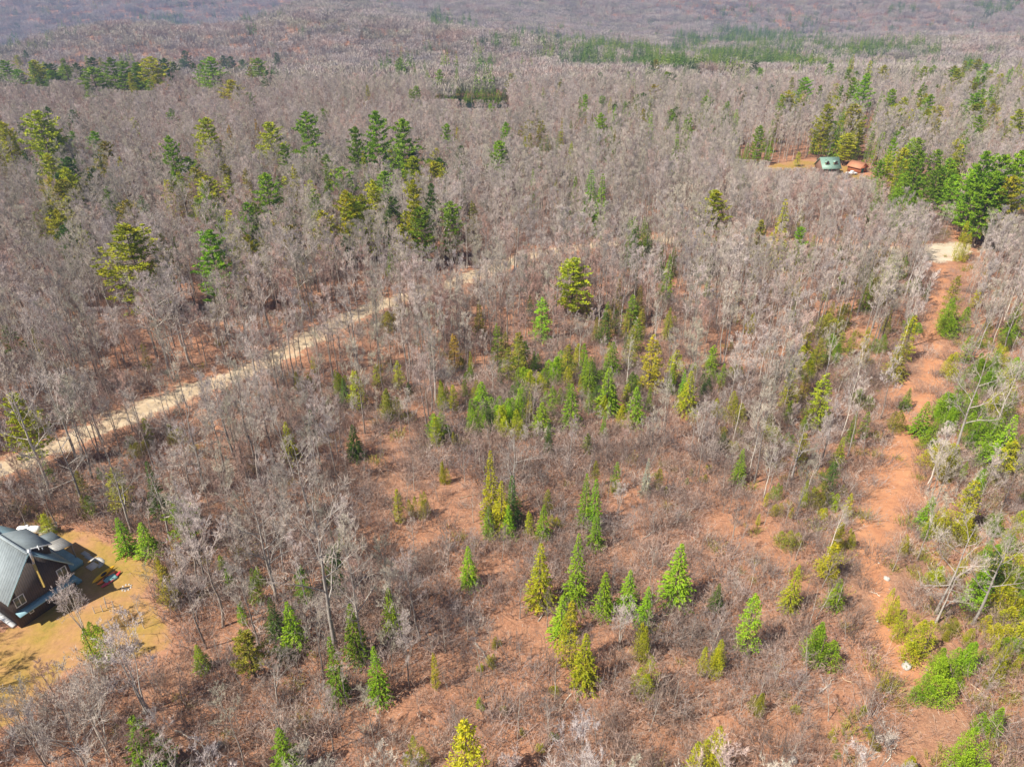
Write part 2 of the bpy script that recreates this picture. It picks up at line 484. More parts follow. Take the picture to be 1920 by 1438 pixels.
DRIVE = strip('cabin_driveway', drive_px, [8, 7, 5, 5, 5, 5, 6, 6], MAT['trail'], .064)
PAD = patch('gravel_clearing', [(1705, 470), (1735, 456), (1790, 452), (1835, 458), (1828, 474), (1800, 492), (1760, 498), (1725, 486)], MAT['pad'], .075)
PAD2 = patch('dirt_turnout', [(1745, 505), (1755, 492), (1785, 492), (1785, 520), (1755, 522)], MAT['trail'], .07)
LAWN = patch('lawn', [(-160, 1330), (-160, 1020), (0, 1000), (90, 985), (170, 988), (215, 1015), (300, 1030), (310, 1060), (285, 1110), (330, 1170), (345, 1215), (285, 1235), (215, 1245), (130, 1262), (90, 1310), (60, 1360), (-60, 1400)], MAT['lawn'], .05, 1.0)
LAWN2 = patch('cabin_lawn', [(1435, 312), (1450, 306), (1500, 300), (1560, 306), (1625, 318), (1640, 334), (1600, 342), (1540, 328), (1480, 324), (1440, 322)], MAT['lawn'], .05, 1.5)
DRV = patch('house_driveway', [(-120, 1190), (-110, 1120), (0, 1130), (24, 1150), (34, 1172), (10, 1182), (-30, 1195)], MAT['drive'], .07, .8)
POND_C = P(905, 199)
# pond: a flat sheet in its basin
s = N('pond_water'); s.color((.012, .02, .022)); s.b.inputs['Roughness'].default_value = .08; s.b.inputs['Specular IOR Level'].default_value = .5
s.bump(s.noise(1.5, s.pos(), 3), .12, .05)
mb = MB(); an = np.linspace(0, 2 * math.pi, 48, endpoint=False)
V = np.stack([-28 + 60 * np.cos(an), 497 + 40 * np.sin(an), np.full(48, hz(-28, 497) + 1.75)], 1)
mb.add(np.vstack([V, [[-28, 497, hz(-28, 497) + 1.75]]]), None, [(k, (k + 1) % 48, 48) for k in range(48)])
tag(link('pond', mb.mesh('pond', s.m)), kind='structure')

# ------------------------------------------------------------------ tree shapes
def nrm(v):
    v = np.asarray(v, float); return v / (np.linalg.norm(v) + 1e-9)

def bare_tree(seed, h, spread, r0, clear=.4, forks=1, dens=1.0, up=.75, twigw=.028, whitebranch=False):
    """returns (trunk buffer, crown buffer): forked stem, rising limbs, branchlets and fine twigs"""
    g = np.random.RandomState(seed)
    T, C = MB(), MB()
    TW0, TW1, TWW = [], [], []
    def twigs(p, d, L, n):
        for _ in range(n):
            t = g.uniform(.15, 1)
            q = p + d * L * t
            dd = nrm(d * .8 + g.normal(size=3) * .55 + np.array([0, 0, .35]))
            l_ = g.uniform(.45, 1.15) * L * .75
            TW0.append(q); TW1.append(q + dd * l_); TWW.append(twigw * g.uniform(.7, 1.2))
    def branch(p, d, L, r, lev):
        nseg = 4 if lev < 2 else 2
        pts = [p]; dd = d
        for k in range(nseg):
            dd = nrm(dd + g.normal(size=3) * .13 + np.array([0, 0, .13 * up]))
            pts.append(pts[-1] + dd * L / nseg)
        pts = np.array(pts)
        rad = r * np.linspace(1, .3, len(pts))
        if lev < 2: C.tube(pts, rad, 4 if lev == 0 else 3, 1 if whitebranch or lev == 0 else 0, cap=False)
        else: C.blades([pts[0], pts[1]], [pts[1], pts[2]], [r * 2.2, r * 1.3], 0, g)
        if lev == 2:
            twigs(pts[0], nrm(pts[-1] - pts[0]), L, max(2, int(g.uniform(5, 8) * dens)))
            return
        nch = int((6 if lev == 0 else 5) * (.8 + .4 * g.rand()))
        for k in range(nch):
            t = .25 + .75 * (k + g.rand()) / nch
            f = min(t, .999) * nseg; i = int(f); q = pts[i] + (pts[i + 1] - pts[i]) * (f - i)
            ax = nrm(pts[i + 1] - pts[i])
            side = nrm(np.cross(ax, g.normal(size=3)))
            nd = nrm(ax * .75 + side * g.uniform(.5, .95) + np.array([0, 0, .25 * up]))
            branch(q, nd, L * g.uniform(.42, .62) * (1.15 - .45 * t), r * .5 * (1.1 - .4 * t), lev + 1)
    for f in range(forks):
        hh = h * g.uniform(.88, 1.0) if forks > 1 else h
        lean = g.normal(size=2) * (.03 if forks == 1 else .13) * hh
        n = 9
        pts = np.zeros((n, 3)); z = np.linspace(0, hh * .93, n)
        wob = np.cumsum(g.normal(size=(n, 2)) * hh * .006, 0)
        pts[:, 2] = z; fr = z / hh
        pts[:, 0] = lean[0] * fr ** 1.2 + wob[:, 0]; pts[:, 1] = lean[1] * fr ** 1.2 + wob[:, 1]
        pts[0, :2] = g.normal(size=2) * .12 * (forks - 1)
        pts[0, 2] = -.3
        rr = r0 * (1 if forks == 1 else .72)
        rad = rr * (1 - .86 * np.linspace(0, 1, n) ** .85); rad[0] *= 1.25
        T.tube(pts, rad, 6, 0, cap=False)
        nl = int(9 * (1 if forks == 1 else .75))
        a0 = g.uniform(0, 6.28)
        for k in range(nl):
            t = clear + (1 - clear) * (k + .5 * g.rand()) / nl
            ff = min(t * (n - 1), n - 1.001); i = int(ff); q = pts[i] + (pts[i + 1] - pts[i]) * (ff - i)
            a = a0 + k * 2.4 + g.normal() * .3
            tt = (t - clear) / (1 - clear)
            prof = (.55 + .9 * tt) * (1.25 - tt) if tt < 1 else .3
            L = spread * prof * g.uniform(.75, 1.15)
            el = up * (.45 + .5 * tt)
            d = nrm([math.cos(a), math.sin(a), math.tan(min(1.25, el + g.normal() * .08))])
            branch(q, d, L, rad[i] * .55, 0)
    C.blades(TW0, TW1, TWW, 0, g)
    return T, C

def crown_cone(seed, h, w, kind):
    """conifer at 10 m: returns trunk and crown buffers"""
    g = np.random.RandomState(seed); T, C = MB(), MB()
    T.tube([(0, 0, -.3), (0, 0, h * .35), (g.normal() * .05, g.normal() * .05, h * .7), (0, 0, h * .985)], [h * .016, h * .012, h * .006, h * .001], 6, 0, cap=False)
    P0, P1, W = [], [], []
    R = w / 2
    if kind == 'spruce':
        nl = 30
        for k in range(nl):
            t = (k + .3 * g.rand()) / nl
            z = h * (.05 + .94 * t)
            rr = R * (1 - t) ** .82 * g.uniform(.82, 1.12) + .06
            nb = int(7 + 5 * (1 - t)); a0 = g.rand() * 6.28
            for j in range(nb):
                a = a0 + j * 6.283 / nb + g.normal() * .16
                L = rr * g.uniform(.5, 1.25)
                tip = np.array([math.cos(a) * L, math.sin(a) * L, -L * .22 + .14 * L * t])
                for q in range(int(9 + 14 * L / R)):
                    f = g.uniform(.2, 1) ** .7
                    p = np.array([0, 0, z]) + tip * f + np.array([0, 0, .10 * math.sin(f * 3)])
                    sdir_ = np.array([-math.sin(a), math.cos(a), 0]) * g.choice([-1, 1]) * g.uniform(.2, .9)
                    d = nrm(nrm(tip) + sdir_ + np.array([0, 0, g.uniform(-.45, .35)])) * g.uniform(.19, .36) * (.5 + .5 * (1 - t))
                    P0.append(p); P1.append(p + d * 1.25); W.append(g.uniform(.10, .16) * (.55 + .45 * (1 - t)))
        C.blades(P0, P1, W, 0, g, .45)
        # leader
        C.blades([(0, 0, h * .95)] * 3, [(0, 0, h * 1.0)] * 3, [.12] * 3, 0, g, .4)
    elif kind == 'pine':
        nl = 13; z = h * .2
        for k in range(nl):
            t = k / (nl - 1.0); z = h * (.20 + .77 * t ** .92)
            prof = (.62 + .55 * math.sin(min(1, t * 1.5 + .12) * 1.9)) * (1 - t) ** .55 + .08
            nb = g.randint(4, 7); a0 = g.rand() * 6.28
            for j in range(nb):
                a = a0 + j * 6.283 / nb + g.normal() * .3
                L = R * prof * g.uniform(.45, 1.25)
                rise = g.uniform(.02, .25) + .35 * t
                p0 = np.array([0, 0, z]); tip = np.array([math.cos(a) * L, math.sin(a) * L, L * rise])
                mid = tip * .55 + np.array([0, 0, -.05 * L])
                C.tube([p0, p0 + mid, p0 + tip], [.045, .03, .012], 3, 1, cap=False)
                nclump = int(3 + 6 * L / R)
                for q in range(nclump):
                    f = .28 + .75 * (q + g.rand()) / nclump
                    lat = np.array([-math.sin(a), math.cos(a), 0]) * g.normal() * .20 * L * (1.1 - .5 * f)
                    c = p0 + (mid * (f / .55) if f < .55 else mid + (tip - mid) * (f - .55) / .45) + lat
                    for _ in range(15):
                        d = nrm([math.cos(a) * .55 + g.normal() * .6, math.sin(a) * .55 + g.normal() * .6, .16 + g.normal() * .26])
                        l_ = g.uniform(.2, .38)
                        P0.append(c + g.normal(size=3) * np.array([.13, .13, .05])); P1.append(P0[-1] + d * l_); W.append(g.uniform(.10, .165))
        for _ in range(40):
            P0.append((g.normal() * .12, g.normal() * .12, h * g.uniform(.93, .985))); P1.append(np.array(P0[-1]) + np.array([g.normal() * .15, g.normal() * .15, .3])); W.append(.1)
        C.blades(P0, P1, W, 0, g, .5)
    elif kind == 'hemlock':
        # broad irregular crown of drooping fans, some limbs long, some missing
        nb = 92; a = g.rand() * 6.28
        for k in range(nb):
            t = (k + g.rand() * .8) / nb; a += 2.4 + g.normal() * .35
            env = min(1, .5 + 2.4 * t) * (1 - t) ** .66
            if g.rand() < .10: continue
            L = R * env * g.uniform(.5, 1.28) + .08
            z = h * (.05 + .93 * t)
            tip = np.array([math.cos(a) * L, math.sin(a) * L, L * (g.uniform(-.28, .12) + .25 * t)])
            C.blades([(0, 0, z)], [tuple(np.array([0, 0, z]) + tip * .9)], [.05], 1, g)
            for q in range(int(15 + 30 * L / R)):
                f = g.uniform(.15, 1.0) ** .75; lat = g.normal() * .24 * L * (1.2 - .5 * f)
                p = np.array([0, 0, z]) + tip * f + np.array([-math.sin(a) * lat, math.cos(a) * lat, g.normal() * .07 - .04])
                d = nrm([math.cos(a) * .8 + g.normal() * .6, math.sin(a) * .8 + g.normal() * .6, g.normal() * .3 - .08]) * g.uniform(.18, .36)
                P0.append(p); P1.append(p + d); W.append(g.uniform(.08, .14))
        C.blades(P0, P1, W, 0, g, .5)
    else:   # young bushy tree: several soft leaders
        for s_ in range(g.randint(3, 6)):
            cx, cy = g.normal(size=2) * R * .45; hh = h * g.uniform(.55, 1); rr = R * g.uniform(.45, .7)
            for _ in range(1300):
                t = g.uniform(0, 1) ** 1.2; a = g.uniform(0, 6.283)
                L = rr * (min(1, .5 + 2 * t)) * (1 - t) ** .7 * g.uniform(.1, 1) ** .5 * (1 + .38 * math.sin(3 * a + 9 * t + s_) * math.sin(21 * t + a))
                p = np.array([cx * (1 - .2 * t) + math.cos(a) * L, cy + math.sin(a) * L, hh * (.03 + .95 * t)])
                d = nrm([math.cos(a) * .7 + g.normal() * .5, math.sin(a) * .7 + g.normal() * .5, .3 + g.normal() * .5]) * g.uniform(.22, .46)
                P0.append(p); P1.append(p + d); W.append(g.uniform(.09, .17))
        C.blades(P0, P1, W, 0, g, .45)
    return T, C

# library of meshes shared by all copies
LIB = {}
for k in range(5):
    T, C = crown_cone(100 + k, 10, 4.0, 'spruce'); LIB['spruce', k] = (T.mesh('trunk', MAT['pinebark']), C.mesh('crown', [MAT['needle'], MAT['pinebark']]))
for k in range(6):
    T, C = crown_cone(200 + k, 10, 5.4, 'pine'); LIB['pine', k] = (T.mesh('trunk', MAT['pinebark']), C.mesh('crown', [MAT['needle'], MAT['pinebark']]))
for k in range(5):
    T, C = crown_cone(300 + k, 10, 4.2, 'hemlock'); LIB['hemlock', k] = (T.mesh('trunk', MAT['pinebark']), C.mesh('crown', [MAT['needle'], MAT['pinebark']]))
for k in range(5):
    T, C = crown_cone(400 + k, 10, 9.0, 'young'); LIB['young', k] = (T.mesh('trunk', MAT['pinebark']), C.mesh('crown', [MAT['needle'], MAT['pinebark']]))
NATW = {'spruce': 4.0, 'pine': 5.4, 'hemlock': 4.2, 'young': 6.6}
BARE = {}
def lib_bare(key, seeds, bark, twig, **k):
    BARE[key] = []
    for sd_ in seeds:
        T, C = bare_tree(sd_, **k)
        comb = MB()
        for src, rm in ((T, {0: 1}), (C, {0: 0, 1: 1})):
            off = comb.n
            comb.v += src.v; comb.n += src.n
            comb.q += [q + off for q in src.q]; comb.t += [t + off for t in src.t]
            comb.qm += [np.vectorize(rm.get)(m.astype(int)) for m in src.qm]; comb.tm += [np.vectorize(rm.get)(m.astype(int)) for m in src.tm]
        BARE[key].append((T.mesh('trunk', MAT[bark]), C.mesh('crown', [MAT[twig], MAT[bark]]), comb.mesh('tree', [MAT[twig], MAT[bark]])))
lib_bare('maple', range(10, 17), 'bark', 'twig', h=18, spread=4.9, r0=.16, clear=.36, up=1.3, dens=2.2, twigw=.036)
lib_bare('wide', range(20, 23), 'palebark', 'paletwig', h=18, spread=7.4, r0=.28, clear=.34, up=.8, dens=1.7, twigw=.034)
lib_bare('aspen', range(30, 34), 'palebark', 'twig', h=19, spread=3.6, r0=.14, clear=.46, up=1.2, dens=1.9, twigw=.035)
lib_bare('birch', range(40, 44), 'birch', 'twig', h=16, spread=3.9, r0=.14, clear=.38, up=1.3, dens=1.4, twigw=.03, whitebranch=True)
lib_bare('clump', range(50, 53), 'birch', 'twig', h=11, spread=2.8, r0=.11, clear=.42, up=1.1, forks=5, dens=1.5, twigw=.03, whitebranch=True)
lib_bare('sapling', range(60, 66), 'palebark', 'brush', h=7, spread=1.7, r0=.07, clear=.3, up=1.1, dens=.9, twigw=.026)
lib_bare('red', range(70, 73), 'bark', 'redtwig', h=14, spread=4.0, r0=.13, clear=.3, up=1.3, dens=2.3, twigw=.038)

def brush_mesh(seed, n, h, r, w_, matn):
    g = np.random.RandomState(seed); B = MB()
    p0, p1, W = [], [], []
    for _ in range(n):
        c = g.normal(size=2) * r * .45
        hh = h * g.uniform(.5, 1)
        d = np.array([c[0] * .35 + g.normal() * .25, c[1] * .35 + g.normal() * .25, 1.0])
        a = np.array([c[0], c[1], -.1]); b = a + d * hh
        p0.append(a); p1.append(b); W.append(w_ * 1.3)
        for _ in range(5):
            t = g.uniform(.3, .95); q = a + (b - a) * t
            e = nrm(d * .6 + g.normal(size=3) * .5)
            p0.append(q); p1.append(q + e * hh * g.uniform(.2, .45)); W.append(w_)
    B.blades(p0, p1, W, 0, g)
    return B.mesh('brush_clump', MAT[matn])
BR = [brush_mesh(500 + k, 56, 2.3 + .9 * (k % 3), 2.0, .046, 'brush') for k in range(5)]
BRR = [brush_mesh(520 + k, 50, 2.0, 1.8, .036, 'redtwig') for k in range(2)]
BRG = [brush_mesh(540 + k, 40, 1.6, 1.3, .07, 'leafout') for k in range(2)]

def stand_mesh(seed, size, n, kind):
    """one block of distant woods: many simplified crowns"""
    g = np.random.RandomState(seed); B = MB()
    for _ in range(n):
        x, y = g.uniform(-size / 2, size / 2, 2); h = g.uniform(10, 15) if kind == 'bare' else g.uniform(17, 26)
        if kind == 'bare':
            r = g.uniform(2.4, 3.8); nb = 60
            B.blades([(x, y, -1)], [(x + g.normal() * .5, y, h * .9)], [.36], 1, g)
            a = g.uniform(0, 6.283, nb); u = g.uniform(.1, 1, nb) ** .6
            zz = h * g.uniform(.35, .82, nb)
            p0 = np.stack([x + np.cos(a) * u * r * .35, y + np.sin(a) * u * r * .35, zz], 1)
            p1 = np.stack([x + np.cos(a) * u * r, y + np.sin(a) * u * r, zz + h * g.uniform(.08, .24, nb)], 1)
            B.blades(p0, p1, g.uniform(.16, .34, nb), 0, g, .7)
        else:
            r = g.uniform(2.4, 3.6); nb = 130; t = g.uniform(0, 1, nb) ** 1.1; a = g.uniform(0, 6.283, nb)
            L = r * (1 - t) ** .75
            p0 = np.stack([x + np.cos(a) * L * .3, y + np.sin(a) * L * .3, h * (.2 + .8 * t)], 1)
            p1 = np.stack([x + np.cos(a) * L * 1.1, y + np.sin(a) * L * 1.1, h * (.17 + .8 * t)], 1)
            B.blades(p0, p1, np.full(nb, .9) * (1.1 - t), 0, g, .6)
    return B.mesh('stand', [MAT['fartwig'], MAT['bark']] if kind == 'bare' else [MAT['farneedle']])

# ------------------------------------------------------------------ geometry-node scatter for what nobody could count
def scatter(name, meshes, pts, rot, scl, pick, label, cat, tilt=None):
    me = bpy.data.meshes.new(name + '_points')
    n = len(pts); me.vertices.add(n); me.vertices.foreach_set('co', np.asarray(pts, np.float32).ravel())
    for nm, ty, arr in (('rz', 'FLOAT', rot), ('sc', 'FLOAT', scl), ('pick', 'INT', pick)):
        a = me.attributes.new(nm, ty, 'POINT'); a.data.foreach_set('value', np.asarray(arr, np.float32 if ty == 'FLOAT' else np.int32))
    o = link(name, me); tag(o, label, cat, kind='stuff')
    for m_ in meshes:
        for mm in m_.materials:
            if mm and mm.name not in [x.name for x in me.materials]: me.materials.append(mm)
    cc = bpy.data.collections.new(name + '_kinds')
    for i, m_ in enumerate(meshes):
        cc.objects.link(bpy.data.objects.new('%s_kind_%02d' % (name, i), m_))
    g = bpy.data.node_groups.new(name, 'GeometryNodeTree')
    g.interface.new_socket('Geometry', in_out='INPUT', socket_type='NodeSocketGeometry')
    g.interface.new_socket('Geometry', in_out='OUTPUT', socket_type='NodeSocketGeometry')
    gi = g.nodes.new('NodeGroupInput'); go = g.nodes.new('NodeGroupOutput')
    ip = g.nodes.new('GeometryNodeInstanceOnPoints'); ci = g.nodes.new('GeometryNodeCollectionInfo')
    ci.inputs['Collection'].default_value = cc; ci.inputs['Separate Children'].default_value = True; ci.inputs['Reset Children'].default_value = True
    def attr(nm, ty):
        a = g.nodes.new('GeometryNodeInputNamedAttribute'); a.data_type = ty; a.inputs['Name'].default_value = nm
        return a.outputs['Attribute']
    mp = g.nodes.new('GeometryNodeMeshToPoints')
    cx = g.nodes.new('ShaderNodeCombineXYZ')
    L = g.links.new
    L(gi.outputs[0], ip.inputs['Points'])
    L(ci.outputs[0], ip.inputs['Instance']); ip.inputs['Pick Instance'].default_value = True
    L(attr('pick', 'INT'), ip.inputs['Instance Index'])
    L(attr('rz', 'FLOAT'), cx.inputs[2])
    er = g.nodes.new('FunctionNodeEulerToRotation'); L(cx.outputs[0], er.inputs[0]); L(er.outputs[0], ip.inputs['Rotation'])
    L(attr('sc', 'FLOAT'), ip.inputs['Scale'])
    L(ip.outputs[0], go.inputs[0])
    g.nodes.remove(mp)
    md = o.modifiers.new('scatter', 'NODES'); md.node_group = g
    return o

